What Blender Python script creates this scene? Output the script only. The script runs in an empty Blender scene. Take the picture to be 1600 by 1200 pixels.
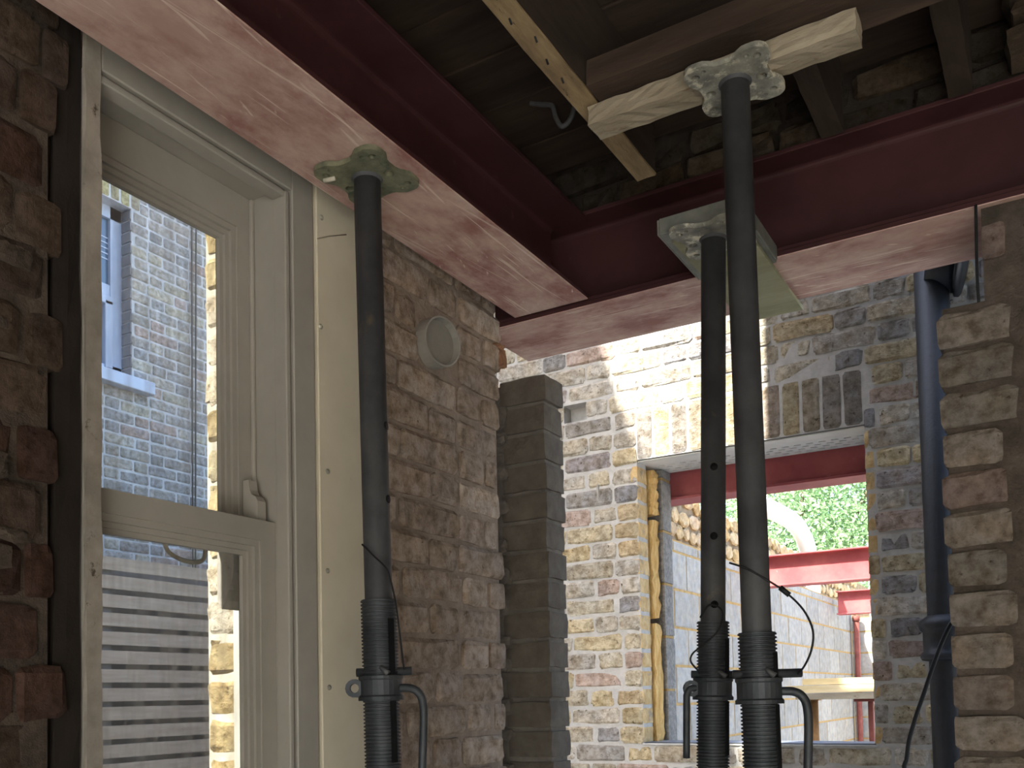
import bpy, bmesh, math, random
import numpy as np
from mathutils import Matrix, Vector

S = bpy.context.scene
COL = S.collection

# ------------------------------------------------------------------ camera
F_PX, YAW, PITCH, ROLL, CY = 1468.5, 0.53483, 0.04309, -0.02076, 1025.6
EYE = Vector((0.0, 0.0, 1.55))
c, s = math.cos(YAW), math.sin(YAW)
r0, f0, u0 = Vector((c, s, 0)), Vector((-s, c, 0)), Vector((0, 0, 1))
f1 = f0 * math.cos(PITCH) + u0 * math.sin(PITCH)
u1 = -f0 * math.sin(PITCH) + u0 * math.cos(PITCH)
r2 = r0 * math.cos(ROLL) + u1 * math.sin(ROLL)
u2 = -r0 * math.sin(ROLL) + u1 * math.cos(ROLL)
cd = bpy.data.cameras.new('camera')
cam = bpy.data.objects.new('camera', cd)
COL.objects.link(cam)
cam.matrix_world = Matrix(((r2.x, u2.x, -f1.x, EYE.x), (r2.y, u2.y, -f1.y, EYE.y),
                           (r2.z, u2.z, -f1.z, EYE.z), (0, 0, 0, 1)))
cd.sensor_fit = 'HORIZONTAL'
cd.sensor_width = 36.0
cd.lens = F_PX * 36.0 / 1600.0
cd.shift_y = (CY - 600.0) / 1600.0
cd.clip_start, cd.clip_end = 0.02, 500
S.camera = cam

# ------------------------------------------------------------------ light
SUN_DIR = Vector((0.36, 1.0, -1.15)).normalized()       # the way the sunlight travels
sd = bpy.data.lights.new('sun', 'SUN')
sd.energy = 6.0
sd.color = (1.0, 0.955, 0.87)
sd.angle = math.radians(0.6)
sun = bpy.data.objects.new('sun', sd)
sun.rotation_euler = SUN_DIR.to_track_quat('-Z', 'Y').to_euler()
COL.objects.link(sun)

W = bpy.data.worlds.new('sky'); S.world = W
W.use_nodes = True
wn = W.node_tree.nodes; wl = W.node_tree.links
sky = wn.new('ShaderNodeTexSky')
sky.sky_type = 'NISHITA'
sky.sun_disc = False
sky.sun_elevation = math.asin(-SUN_DIR.z)
sky.sun_rotation = math.atan2(-SUN_DIR.x, -SUN_DIR.y)
sky.air_density, sky.dust_density, sky.ozone_density = 1.0, 2.5, 1.0
wn['Background'].inputs['Strength'].default_value = 0.26
wl.new(sky.outputs['Color'], wn['Background'].inputs['Color'])

S.view_settings.view_transform = 'Standard'
S.view_settings.look = 'None'
S.view_settings.gamma = 1.0
S.view_settings.use_curve_mapping = False
S.view_settings.exposure = 1.9
S.cycles.use_denoising = True
S.cycles.max_bounces = 10
S.cycles.diffuse_bounces = 6
S.cycles.transparent_max_bounces = 12
S.cycles.caustics_reflective = False
S.cycles.caustics_refractive = False
S.cycles.sample_clamp_indirect = 6.0

# ------------------------------------------------------------------ materials
def lin(h):
    h = h.lstrip('#')
    o = []
    for i in (0, 2, 4):
        v = int(h[i:i + 2], 16) / 255
        o.append(v / 12.92 if v <= 0.04045 else ((v + 0.055) / 1.055) ** 2.4)
    return (o[0], o[1], o[2], 1.0)

MATS = {}
def mat(name, a, b=None, scale=8.0, rough=0.85, metal=0.0, bump=0.3, bscale=60.0, stretch=(1, 1, 1),
        contrast=(0.35, 0.65), spots=None, spot_scale=20.0, spot_lim=(0.6, 0.68), mode=None, detail=6.0, spec=0.3,
        bdist=0.004):
    """Noise-mixed colour with fine relief. mode 'object' / 'attr' multiplies a per-piece colour."""
    if name in MATS:
        return MATS[name]
    m = bpy.data.materials.new(name); MATS[name] = m
    m.use_nodes = True
    N, L = m.node_tree.nodes, m.node_tree.links
    P = N['Principled BSDF']
    P.inputs['Roughness'].default_value = rough
    P.inputs['Metallic'].default_value = metal
    P.inputs['Specular IOR Level'].default_value = spec
    geo = N.new('ShaderNodeNewGeometry')
    mp = N.new('ShaderNodeMapping'); mp.inputs['Scale'].default_value = stretch
    L.new(geo.outputs['Position'], mp.inputs['Vector'])
    nz = N.new('ShaderNodeTexNoise'); nz.inputs['Scale'].default_value = scale
    nz.inputs['Detail'].default_value = detail; nz.inputs['Roughness'].default_value = 0.65
    L.new(mp.outputs['Vector'], nz.inputs['Vector'])
    rp = N.new('ShaderNodeValToRGB')
    rp.color_ramp.elements[0].position = contrast[0]; rp.color_ramp.elements[0].color = lin(a)
    rp.color_ramp.elements[1].position = contrast[1]; rp.color_ramp.elements[1].color = lin(b or a)
    L.new(nz.outputs['Fac'], rp.inputs['Fac'])
    colr = rp.outputs['Color']
    if spots:
        n2 = N.new('ShaderNodeTexNoise'); n2.inputs['Scale'].default_value = spot_scale
        n2.inputs['Detail'].default_value = 8.0; n2.inputs['Roughness'].default_value = 0.7
        L.new(mp.outputs['Vector'], n2.inputs['Vector'])
        r3 = N.new('ShaderNodeValToRGB')
        r3.color_ramp.elements[0].position = spot_lim[0]; r3.color_ramp.elements[0].color = (0, 0, 0, 1)
        r3.color_ramp.elements[1].position = spot_lim[1]; r3.color_ramp.elements[1].color = (1, 1, 1, 1)
        L.new(n2.outputs['Fac'], r3.inputs['Fac'])
        mx = N.new('ShaderNodeMix'); mx.data_type = 'RGBA'
        L.new(r3.outputs['Color'], mx.inputs[0]); L.new(colr, mx.inputs[6])
        mx.inputs[7].default_value = lin(spots)
        colr = mx.outputs[2]
    if mode:
        n4 = N.new('ShaderNodeTexNoise'); n4.inputs['Scale'].default_value = 17.0; n4.inputs['Detail'].default_value = 5
        L.new(mp.outputs['Vector'], n4.inputs['Vector'])
        r4 = N.new('ShaderNodeValToRGB')
        r4.color_ramp.elements[0].position = 0.36; r4.color_ramp.elements[0].color = (1.0, 0.94, 0.84, 1)
        r4.color_ramp.elements[1].position = 0.64; r4.color_ramp.elements[1].color = (0.86, 0.88, 0.91, 1)
        L.new(n4.outputs['Fac'], r4.inputs['Fac'])
        m4 = N.new('ShaderNodeMix'); m4.data_type = 'RGBA'; m4.blend_type = 'MULTIPLY'; m4.inputs[0].default_value = 0.8
        L.new(colr, m4.inputs[6]); L.new(r4.outputs['Color'], m4.inputs[7]); colr = m4.outputs[2]
        if mode == 'object':
            src = N.new('ShaderNodeObjectInfo').outputs['Color']
        else:
            at = N.new('ShaderNodeAttribute'); at.attribute_name = 'piece'; src = at.outputs['Color']
        mm = N.new('ShaderNodeMix'); mm.data_type = 'RGBA'; mm.blend_type = 'MULTIPLY'
        mm.inputs[0].default_value = 1.0
        L.new(colr, mm.inputs[6]); L.new(src, mm.inputs[7])
        colr = mm.outputs[2]
    L.new(colr, P.inputs['Base Color'])
    if bump:
        nb = N.new('ShaderNodeTexNoise'); nb.inputs['Scale'].default_value = bscale
        nb.inputs['Detail'].default_value = 8.0; nb.inputs['Roughness'].default_value = 0.7
        L.new(mp.outputs['Vector'], nb.inputs['Vector'])
        bp = N.new('ShaderNodeBump'); bp.inputs['Strength'].default_value = bump
        bp.inputs['Distance'].default_value = bdist
        L.new(nb.outputs['Fac'], bp.inputs['Height']); L.new(bp.outputs['Normal'], P.inputs['Normal'])
    return m

# bricks: white-ish grain multiplied by each brick's own colour
def brickmats(key, bump, spots, lim, bdist=0.006, bscale=70):
    kw = dict(a='#a39e97', b='#ffffff', scale=34, rough=0.95, bump=bump, bscale=bscale, spots=spots, spot_scale=55,
              spot_lim=lim, contrast=(0.3, 0.62), spec=0.1, bdist=bdist)
    return mat(key, mode='object', **kw), mat(key + '_field', mode='attr', **kw)
BR_NEW = brickmats('stock_brick', 1.0, '#6f685f', (0.58, 0.68), 0.010, 55)
BR_OLD = brickmats('dusty_brick', 0.9, '#8f857a', (0.6, 0.7), 0.008, 50)
BR_FAR = brickmats('neighbour_brick', 0.4, '#c9c6c0', (0.60, 0.72))
M_MORT = mat('grey_mortar', '#a9a8a3', '#bab9b5', 30, 0.95, bump=0.5, bscale=120)
M_MORT_OLD = mat('old_mortar', '#85776a', '#a29384', 18, 0.97, bump=0.9, bscale=60, bdist=0.01)
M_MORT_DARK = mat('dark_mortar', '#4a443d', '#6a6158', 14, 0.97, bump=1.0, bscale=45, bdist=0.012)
M_MORT_NB = mat('pale_mortar', '#c3c5c6', '#d2d3d3', 25, 0.95, bump=0.3)
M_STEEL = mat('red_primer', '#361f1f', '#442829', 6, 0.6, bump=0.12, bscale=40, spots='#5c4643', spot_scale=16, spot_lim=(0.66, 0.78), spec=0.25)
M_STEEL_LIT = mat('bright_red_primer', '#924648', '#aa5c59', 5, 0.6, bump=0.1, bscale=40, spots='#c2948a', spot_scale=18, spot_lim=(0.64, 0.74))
M_TIMB_W = mat('lime_splashed_timber', '#857b67', '#a89e89', 9, 0.9, bump=0.5, bscale=50, spots='#6f5c44', spot_scale=24, spot_lim=(0.6, 0.68), stretch=(0.4, 1.6, 1.6))
M_TIMB_D = mat('old_brown_timber', '#352b23', '#4b3e34', 10, 0.92, bump=0.4, bscale=60, stretch=(0.3, 2, 2))
M_TIMB_J = mat('sawn_joist_timber', '#2b241d', '#3f352b', 12, 0.92, bump=0.4, bscale=60, stretch=(2, 0.3, 2))
M_JOIST_EDGE = mat('lathed_joist_edge', '#7d6b50', '#a18d6b', 16, 0.92, bump=0.5, bscale=60, stretch=(3, 0.6, 2), spots='#3d2d1e', spot_scale=30, spot_lim=(0.62, 0.68))
M_BOARD = mat('floorboard_underside', '#2a221c', '#43372d', 8, 0.95, bump=0.3, stretch=(0.3, 2, 2))
M_PAINT = mat('worn_white_gloss', '#97948b', '#a3a096', 5, 0.5, bump=0.08, bscale=30, spots='#8e887a', spot_scale=30, spot_lim=(0.7, 0.76), spec=0.4)
M_PAINT_EDGE = mat('chipped_paint', '#837d73', '#9f998e', 18, 0.7, bump=0.3, bscale=50, spots='#4d4439', spot_scale=22, spot_lim=(0.6, 0.66))
M_PANEL = mat('cream_panel_paint', '#c6bfa8', '#d3ccb6', 4, 0.6, bump=0.06, bscale=30, spots='#9b937e', spot_scale=26, spot_lim=(0.71, 0.77))
M_PUTTY = mat('old_putty', '#a8a393', '#cbc6b6', 30, 0.8, bump=0.6, bscale=70)
M_PROP = mat('worn_haze_grey_steel', '#383d41', '#4e5357', 14, 0.55, metal=0.5, bump=0.25, bscale=60, spots='#6f6758', spot_scale=14, spot_lim=(0.66, 0.76), spec=0.5)  # black steel lifted to grey, imitating lens haze over the props
M_PROP_IN = mat('worn_haze_grey_inner', '#45474a', '#5d5f61', 9, 0.6, metal=0.3, bump=0.25, bscale=50, spots='#7d735f', spot_scale=10, spot_lim=(0.64, 0.75), spec=0.4)  # tube colour pulled to blue-grey to imitate the same haze
M_GALV = mat('patchy_galvanised_plate', '#70716a', '#a5a597', 26, 0.6, metal=0.25, bump=0.3, bscale=60, spots='#d2cfba', spot_scale=30, spot_lim=(0.52, 0.62))  # pale patches at random over grey metal
M_GALV_G = mat('green_stained_plate', '#555b4b', '#8c8d74', 20, 0.7, metal=0.2, bump=0.3, bscale=60, spots='#3c5449', spot_scale=16, spot_lim=(0.58, 0.68))
M_SLAB = mat('greenish_packing_plate', '#7c7d62', '#96967a', 7, 0.8, bump=0.25, bscale=30, stretch=(0.6, 2.2, 1))
M_TRAY = mat('grey_channel_steel', '#6c6f69', '#8a8c82', 12, 0.6, metal=0.2, bump=0.2)
M_CABLE = mat('black_cable', '#17181a', '#222426', 30, 0.6, bump=0)
M_GREYCABLE = mat('grey_cable', '#4c4d4d', '#5c5d5d', 30, 0.7, bump=0)
M_IRON = mat('black_painted_iron', '#14181d', '#1e2329', 30, 0.5, bump=0.35, bscale=80, spec=0.6)
M_PVC = mat('grey_plastic_pipe', '#8d8b83', '#a3a097', 6, 0.5, bump=0.05)
M_PVC_W = mat('white_plastic', '#dfe3e8', '#eef0f2', 4, 0.45, bump=0.02)
M_UPVC = mat('bluish_white_frame', '#bcc8dc', '#c8d3e4', 4, 0.4, bump=0.02)
M_FLOOR = mat('dusty_concrete', '#d2cdc5', '#e0dcd4', 4, 0.95, bump=0.4, bscale=30)
M_GROUND = mat('yard_concrete', '#c3bfb8', '#d5d1ca', 2, 0.95, bump=0.3, bscale=20)
M_PLASTER = mat('plain_plaster', '#8f8577', '#a59b8c', 3, 0.95, bump=0.2)
M_BLOCK = mat('concrete_block', '#8e8e8c', '#a6a6a3', 16, 0.95, bump=0.5, bscale=90, mode='object', spec=0.1)
M_BLOCKMORT = mat('sandy_mortar', '#94794a', '#ab905f', 20, 0.95, bump=0.4)
M_JAMBBLOCK = mat('dark_aggregate_block', '#6d6c69', '#93918c', 60, 0.95, bump=0.8, bscale=150)
M_INSUL = mat('mineral_wool', '#c79a55', '#e6c687', 26, 1.0, bump=0.9, bscale=50, stretch=(2, 2, 0.5), bdist=0.012)
M_STONE = mat('rubble_stone', '#b8aa94', '#f0e6d2', 20, 0.95, bump=0.7, bscale=40, mode='object', spec=0.1)
M_STONEMORT = mat('stone_mortar', '#6b5f4c', '#8a7c66', 16, 0.97, bump=0.5)
M_LINTEL = mat('pale_coated_steel', '#c9c7be', '#d8d6cd', 8, 0.6, bump=0.1)
M_FENCE = mat('weathered_fence_slat', '#bca68e', '#d4bfa6', 10, 0.9, bump=0.3, bscale=30, stretch=(2, 0.25, 3))
M_FENCE_D = mat('fence_backing', '#807e7b', '#92908c', 6, 0.9, bump=0.2)
M_RENDER = mat('cream_render', '#aea58e', '#c0b7a0', 10, 0.95, bump=0.4, bscale=40)
M_NEWTIMB = mat('new_pale_timber', '#cdb98a', '#e4d3a8', 9, 0.85, bump=0.2, stretch=(0.4, 2, 2))
M_RUST = mat('rusty_tube', '#7a5a38', '#94724a', 20, 0.9, bump=0.3)
M_REDPOST = mat('red_oxide_post', '#6e3b33', '#844c42', 10, 0.8, bump=0.1)
M_BARK = mat('bark', '#4b4034', '#6a5c4a', 12, 0.95, bump=0.6)
M_DPC = mat('blue_black_membrane', '#565b63', '#747a82', 10, 0.5, bump=0.1)
M_YELLOW = mat('yellow_sheet', '#c7b93c', '#d6ca55', 6, 0.6, bump=0.05)
M_CREAM = mat('cream_wall', '#e2d6b4', '#eee4c8', 5, 0.9, bump=0.1)

def scuffed(name, along):
    """Primer worn by handling: dusty blotches and fine scratches along the beam."""
    st = (1.5, 0.8, 1) if along == 'y' else (0.8, 1.5, 1)
    m = mat(name, '#956c65', '#b4968b', 5.5, 0.75, bump=0.22, bscale=22, stretch=st,
            spots='#ccb5a8', spot_scale=9, spot_lim=(0.40, 0.70), contrast=(0.38, 0.62), spec=0.25)
    N, L = m.node_tree.nodes, m.node_tree.links
    P = N['Principled BSDF']
    base = P.inputs['Base Color'].links[0].from_socket
    g = N.new('ShaderNodeNewGeometry')
    for k, (rot, a_, b_, lim, amt) in enumerate(((0.0, 120, 3.0, 0.66, 0.55), (0.10, 90, 6.0, 0.67, 0.5), (-0.12, 160, 2.0, 0.66, 0.45), (0.35, 60, 16.0, 0.71, 0.6))):
        mp = N.new('ShaderNodeMapping'); mp.vector_type = 'TEXTURE'
        mp.inputs['Rotation'].default_value = (0, 0, rot)
        mp.inputs['Scale'].default_value = (1 / a_, 1 / b_, 1) if along == 'y' else (1 / b_, 1 / a_, 1)
        L.new(g.outputs['Position'], mp.inputs['Vector'])
        nz = N.new('ShaderNodeTexNoise'); nz.inputs['Scale'].default_value = 1.0; nz.inputs['Detail'].default_value = 2
        L.new(mp.outputs['Vector'], nz.inputs['Vector'])
        rp = N.new('ShaderNodeValToRGB')
        rp.color_ramp.elements[0].position = lim; rp.color_ramp.elements[0].color = (0, 0, 0, 1)
        rp.color_ramp.elements[1].position = lim + 0.05; rp.color_ramp.elements[1].color = (amt, amt, amt, 1)
        L.new(nz.outputs['Fac'], rp.inputs['Fac'])
        mx = N.new('ShaderNodeMix'); mx.data_type = 'RGBA'
        L.new(rp.outputs['Color'], mx.inputs[0]); L.new(base, mx.inputs[6]); mx.inputs[7].default_value = lin('#e6d9cb')
        base = mx.outputs[2]
    L.new(base, P.inputs['Base Color'])
    return m
M_SCUFF_X = scuffed('scuffed_dusty_plate', 'x')
M_SCUFF = scuffed('scuffed_dusty_primer', 'y')

def glass_mat():
    m = bpy.data.materials.new('dusty_window_glass'); m.use_nodes = True
    N, L = m.node_tree.nodes, m.node_tree.links
    N.remove(N['Principled BSDF'])
    out = N['Material Output']
    tr = N.new('ShaderNodeBsdfTransparent'); tr.inputs['Color'].default_value = (0.93, 0.95, 0.95, 1)
    gl = N.new('ShaderNodeBsdfGlossy'); gl.inputs['Roughness'].default_value = 0.03
    df = N.new('ShaderNodeBsdfTranslucent'); df.inputs['Color'].default_value = (0.75, 0.73, 0.68, 1)
    d2 = N.new('ShaderNodeBsdfDiffuse'); d2.inputs['Color'].default_value = (0.7, 0.68, 0.62, 1)
    dm = N.new('ShaderNodeMixShader'); dm.inputs[0].default_value = 0.5
    L.new(df.outputs[0], dm.inputs[1]); L.new(d2.outputs[0], dm.inputs[2])
    fr = N.new('ShaderNodeFresnel'); fr.inputs['IOR'].default_value = 1.3
    m1 = N.new('ShaderNodeMixShader')
    L.new(fr.outputs[0], m1.inputs[0]); L.new(tr.outputs[0], m1.inputs[1]); L.new(gl.outputs[0], m1.inputs[2])
    g = N.new('ShaderNodeNewGeometry')
    mp = N.new('ShaderNodeMapping'); mp.inputs['Scale'].default_value = (1, 22, 3)
    L.new(g.outputs['Position'], mp.inputs['Vector'])
    nz = N.new('ShaderNodeTexNoise'); nz.inputs['Scale'].default_value = 2.0; nz.inputs['Detail'].default_value = 8
    L.new(mp.outputs['Vector'], nz.inputs['Vector'])
    rp = N.new('ShaderNodeMapRange'); rp.inputs[1].default_value = 0.42; rp.inputs[2].default_value = 0.8
    rp.inputs[3].default_value = 0.07; rp.inputs[4].default_value = 0.34
    L.new(nz.outputs['Fac'], rp.inputs[0])
    m2 = N.new('ShaderNodeMixShader')
    L.new(rp.outputs[0], m2.inputs[0]); L.new(m1.outputs[0], m2.inputs[1]); L.new(dm.outputs[0], m2.inputs[2])
    L.new(m2.outputs[0], out.inputs['Surface'])
    return m
M_GLASS = glass_mat()

def plain_glass():
    m = bpy.data.materials.new('reflecting_house_glass'); m.use_nodes = True
    P = m.node_tree.nodes['Principled BSDF']
    P.inputs['Base Color'].default_value = lin('#5f7488'); P.inputs['Roughness'].default_value = 0.08
    P.inputs['Specular IOR Level'].default_value = 0.9
    return m
M_HGLASS = plain_glass()

def leaf_mat():
    m = mat('tree_leaves', '#62855a', '#a9c296', 3.0, 0.6, bump=0, detail=3)
    N, L = m.node_tree.nodes, m.node_tree.links
    P = N['Principled BSDF']
    tl = N.new('ShaderNodeBsdfTranslucent')
    L.new(P.inputs['Base Color'].links[0].from_socket, tl.inputs['Color'])
    mx = N.new('ShaderNodeMixShader'); mx.inputs[0].default_value = 0.4
    L.new(P.outputs[0], mx.inputs[1]); L.new(tl.outputs[0], mx.inputs[2])
    L.new(mx.outputs[0], N['Material Output'].inputs['Surface'])
    return m
M_LEAF = leaf_mat()

# ------------------------------------------------------------------ helpers
def tag(o, label=None, cat=None, group=None, kind=None):
    if label: o['label'] = label
    if cat: o['category'] = cat
    if group: o['group'] = group
    if kind: o['kind'] = kind
    return o

def empty(name, loc=(0, 0, 0), rot=(0, 0, 0)):
    o = bpy.data.objects.new(name, None)
    o.empty_display_size = 0.05
    o.location = loc; o.rotation_euler = rot
    COL.objects.link(o)
    return o

def obj_from_mesh(name, me, mt, parent=None, local=False, smooth=False, recenter=True):
    """Mesh in world coordinates (local=True: in its parent's coordinates)."""
    if recenter and len(me.vertices):
        n = len(me.vertices)
        co = np.empty(n * 3); me.vertices.foreach_get('co', co); co = co.reshape(-1, 3)
        ctr = (co.min(0) + co.max(0)) / 2
        me.vertices.foreach_set('co', (co - ctr).ravel())
    else:
        ctr = np.zeros(3)
    me.materials.append(mt)
    if smooth:
        me.polygons.foreach_set('use_smooth', [True] * len(me.polygons))
    me.update()
    o = bpy.data.objects.new(name, me)
    COL.objects.link(o)
    o.location = ctr
    if parent:
        o.parent = parent
        if not local:
            o.location = Vector(ctr) - world_loc(parent)
    return o

def world_loc(o):
    v = Vector(o.location)
    while o.parent:
        o = o.parent; v = v + Vector(o.location)
    return v

def bm_obj(name, bm, mt, parent=None, local=False, smooth=False):
    me = bpy.data.meshes.new(name)
    bmesh.ops.recalc_face_normals(bm, faces=bm.faces)
    bm.to_mesh(me); bm.free()
    return obj_from_mesh(name, me, mt, parent, local, smooth)

def add_box(bm, x0, x1, y0, y1, z0, z1):
    vs = [bm.verts.new((x, y, z)) for x in (x0, x1) for y in (y0, y1) for z in (z0, z1)]
    for f in ((0, 1, 3, 2), (4, 6, 7, 5), (0, 4, 5, 1), (2, 3, 7, 6), (0, 2, 6, 4), (1, 5, 7, 3)):
        bm.faces.new([vs[i] for i in f])
    return vs

def box(name, x0, x1, y0, y1, z0, z1, mt, parent=None, bevel=0.0, local=False, seg=1):
    bm = bmesh.new()
    add_box(bm, x0, x1, y0, y1, z0, z1)
    bmesh.ops.recalc_face_normals(bm, faces=bm.faces)
    if bevel:
        bmesh.ops.bevel(bm, geom=list(bm.edges), offset=bevel, segments=seg, affect='EDGES', profile=0.6)
    return bm_obj(name, bm, mt, parent, local)

def boxes(name, lst, mt, parent=None, local=False):
    bm = bmesh.new()
    for b in lst: add_box(bm, *b)
    return bm_obj(name, bm, mt, parent, local)

def rough_box(name, x0, x1, y0, y1, z0, z1, mt, parent=None, cuts=(6, 2, 2), jit=0.004, seed=0, local=False):
    """A box with worn, uneven faces: every cell vertex shifted a little."""
    rnd = random.Random(seed)
    nx, ny, nz = cuts
    idx = {}; V = []; Fc = []
    def v(i, j, k):
        if (i, j, k) not in idx:
            a = jit * (1.0 if (i in (0, nx)) + (j in (0, ny)) + (k in (0, nz)) < 2 else 0.8)
            edge = (i in (0, nx)) + (j in (0, ny)) + (k in (0, nz))
            p = [x0 + (x1 - x0) * i / nx, y0 + (y1 - y0) * j / ny, z0 + (z1 - z0) * k / nz]
            cpt = [(x0 + x1) / 2, (y0 + y1) / 2, (z0 + z1) / 2]
            if edge >= 2:
                for q, (t, n) in enumerate(((i, nx), (j, ny), (k, nz))):
                    if t in (0, n):
                        p[q] += math.copysign(jit * 0.8, cpt[q] - p[q])
            p = [t + rnd.uniform(-a, a) for t in p]
            idx[(i, j, k)] = len(V); V.append(p)
        return idx[(i, j, k)]
    for i in range(nx):
        for j in range(ny):
            for k in (0, nz): Fc.append([v(i, j, k), v(i + 1, j, k), v(i + 1, j + 1, k), v(i, j + 1, k)])
    for i in range(nx):
        for k in range(nz):
            for j in (0, ny): Fc.append([v(i, j, k), v(i + 1, j, k), v(i + 1, j, k + 1), v(i, j, k + 1)])
    for j in range(ny):
        for k in range(nz):
            for i in (0, nx): Fc.append([v(i, j, k), v(i, j + 1, k), v(i, j + 1, k + 1), v(i, j, k + 1)])
    bm = bmesh.new()
    bv = [bm.verts.new(p) for p in V]
    for f in Fc: bm.faces.new([bv[q] for q in f])
    return bm_obj(name, bm, mt, parent, local)

def frame_at(d):
    d = d.normalized()
    a = Vector((0, 0, 1)) if abs(d.z) < 0.9 else Vector((1, 0, 0))
    x = a.cross(d).normalized()
    return x, d.cross(x)

def add_tube(bm, pts, rad, n=10, cap=True):
    pts = [Vector(p) for p in pts]
    rads = rad if isinstance(rad, (list, tuple)) else [rad] * len(pts)
    rings = []
    x = None
    for i, p in enumerate(pts):
        d = (pts[min(i + 1, len(pts) - 1)] - pts[max(i - 1, 0)]).normalized()
        if x is None: x, y = frame_at(d)
        else:
            x = (x - d * x.dot(d)).normalized(); y = d.cross(x)
        rings.append([bm.verts.new(p + (x * math.cos(2 * math.pi * k / n) + y * math.sin(2 * math.pi * k / n)) * rads[i]) for k in range(n)])
    for a, b in zip(rings, rings[1:]):
        for k in range(n):
            bm.faces.new((a[k], a[(k + 1) % n], b[(k + 1) % n], b[k]))
    if cap:
        bm.faces.new(rings[0][::-1]); bm.faces.new(rings[-1])

def spline(pts, sub=6):
    P = [Vector(p) for p in pts]; out = []
    for i in range(len(P) - 1):
        a, b, cc, d = P[max(i - 1, 0)], P[i], P[i + 1], P[min(i + 2, len(P) - 1)]
        for k in range(sub):
            t = k / sub
            out.append(0.5 * ((2 * b) + (cc - a) * t + (2 * a - 5 * b + 4 * cc - d) * t * t + (3 * b - a - 3 * cc + d) * t ** 3))
    return out + [P[-1]]

def tube(name, pts, rad, mt, parent=None, n=10, local=False, smooth=True):
    bm = bmesh.new(); add_tube(bm, pts, rad, n)
    return bm_obj(name, bm, mt, parent, local, smooth)

def lathe(name, prof, mt, parent=None, n=24, local=True, smooth=True, centre=(0, 0)):
    """prof: (radius, z) pairs."""
    bm = bmesh.new(); rings = []
    for r, z in prof:
        if r < 1e-6: rings.append([bm.verts.new((centre[0], centre[1], z))])
        else: rings.append([bm.verts.new((centre[0] + r * math.cos(2 * math.pi * k / n), centre[1] + r * math.sin(2 * math.pi * k / n), z)) for k in range(n)])
    for a, b in zip(rings, rings[1:]):
        for k in range(n):
            if len(a) == 1 and len(b) == 1: continue
            if len(a) == 1: bm.faces.new((a[0], b[k], b[(k + 1) % n]))
            elif len(b) == 1: bm.faces.new((a[k], a[(k + 1) % n], b[0]))
            else: bm.faces.new((a[k], a[(k + 1) % n], b[(k + 1) % n], b[k]))
    return bm_obj(name, bm, mt, parent, local, smooth)

def holed_plate(name, outline, holes, z0, z1, mt, parent=None, local=False):
    """Flat plate with real holes, filled from 2D splines."""
    cu = bpy.data.curves.new(name, 'CURVE'); cu.dimensions = '2D'; cu.fill_mode = 'BOTH'
    cu.extrude = (z1 - z0) / 2
    for pts in [outline] + holes:
        sp = cu.splines.new('POLY'); sp.points.add(len(pts) - 1); sp.use_cyclic_u = True
        for p, q in zip(sp.points, pts): p.co = (q[0], q[1], 0, 1)
    tmp = bpy.data.objects.new(name + '_c', cu); COL.objects.link(tmp)
    dg = bpy.context.evaluated_depsgraph_get()
    me = bpy.data.meshes.new_from_object(tmp.evaluated_get(dg))
    bpy.data.objects.remove(tmp); bpy.data.curves.remove(cu)
    me.materials.clear()
    me.transform(Matrix.Translation((0, 0, (z0 + z1) / 2)))
    me.name = name
    return obj_from_mesh(name, me, mt, parent, local)

def circle(x, y, r, n=10):
    return [(x + r * math.cos(2 * math.pi * k / n), y + r * math.sin(2 * math.pi * k / n)) for k in range(n)]

# ------------------------------------------------------------------ masonry
BRICK_CACHE = {}
def brick_mesh(key, L, H, D, seed, jit, mt):
    k = (key, round(L, 3), round(H, 3), seed, mt.name)
    if k in BRICK_CACHE: return BRICK_CACHE[k]
    if L < 0.08: jit *= 0.45
    rnd = random.Random(hash((round(L * 1000), round(H * 1000), seed)) & 0xffff)
    nx, nz = 5, 4
    V, Fc = [], []
    for kz in range(nz):
        for i in range(nx):
            x = -L / 2 + L * (i / (nx - 1)); z = -H / 2 + H * (kz / (nz - 1))
            if i == 1: x = -L / 2 + min(0.012, L * .2)
            if i == nx - 2: x = L / 2 - min(0.012, L * .2)
            if kz == 1: z = -H / 2 + 0.010
            if kz == nz - 2: z = H / 2 - 0.010
            rim = (i in (0, nx - 1)) or (kz in (0, nz - 1))
            y = rnd.uniform(-jit, jit) * 0.6
            if rim:
                y += 0.5 * jit + 0.0015
                x += rnd.uniform(-jit, jit) * 0.45; z += rnd.uniform(-jit, jit) * 0.45
            if i in (0, nx - 1) and kz in (0, nz - 1):
                y += jit * 0.7; x *= 1 - jit * 0.6 / L * 2; z *= 1 - jit * 0.6 / H * 2
            V.append((x, y, z))
    for kz in range(nz - 1):
        for i in range(nx - 1):
            a = kz * nx + i
            Fc.append((a, a + 1, a + nx + 1, a + nx))
    ring = [i for i in range(nx)] + [r * nx + nx - 1 for r in range(1, nz)] + [(nz - 1) * nx + i for i in range(nx - 2, -1, -1)] + [r * nx for r in range(nz - 2, 0, -1)]
    b0 = len(V)
    for q in ring: V.append((V[q][0], D, V[q][2]))
    n = len(ring)
    for q in range(n):
        Fc.append((ring[q], b0 + q, b0 + (q + 1) % n, ring[(q + 1) % n]))
    me = bpy.data.meshes.new(key)
    me.from_pydata(V, [], Fc); me.materials.append(mt); me.update()
    BRICK_CACHE[k] = me
    return me

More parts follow.
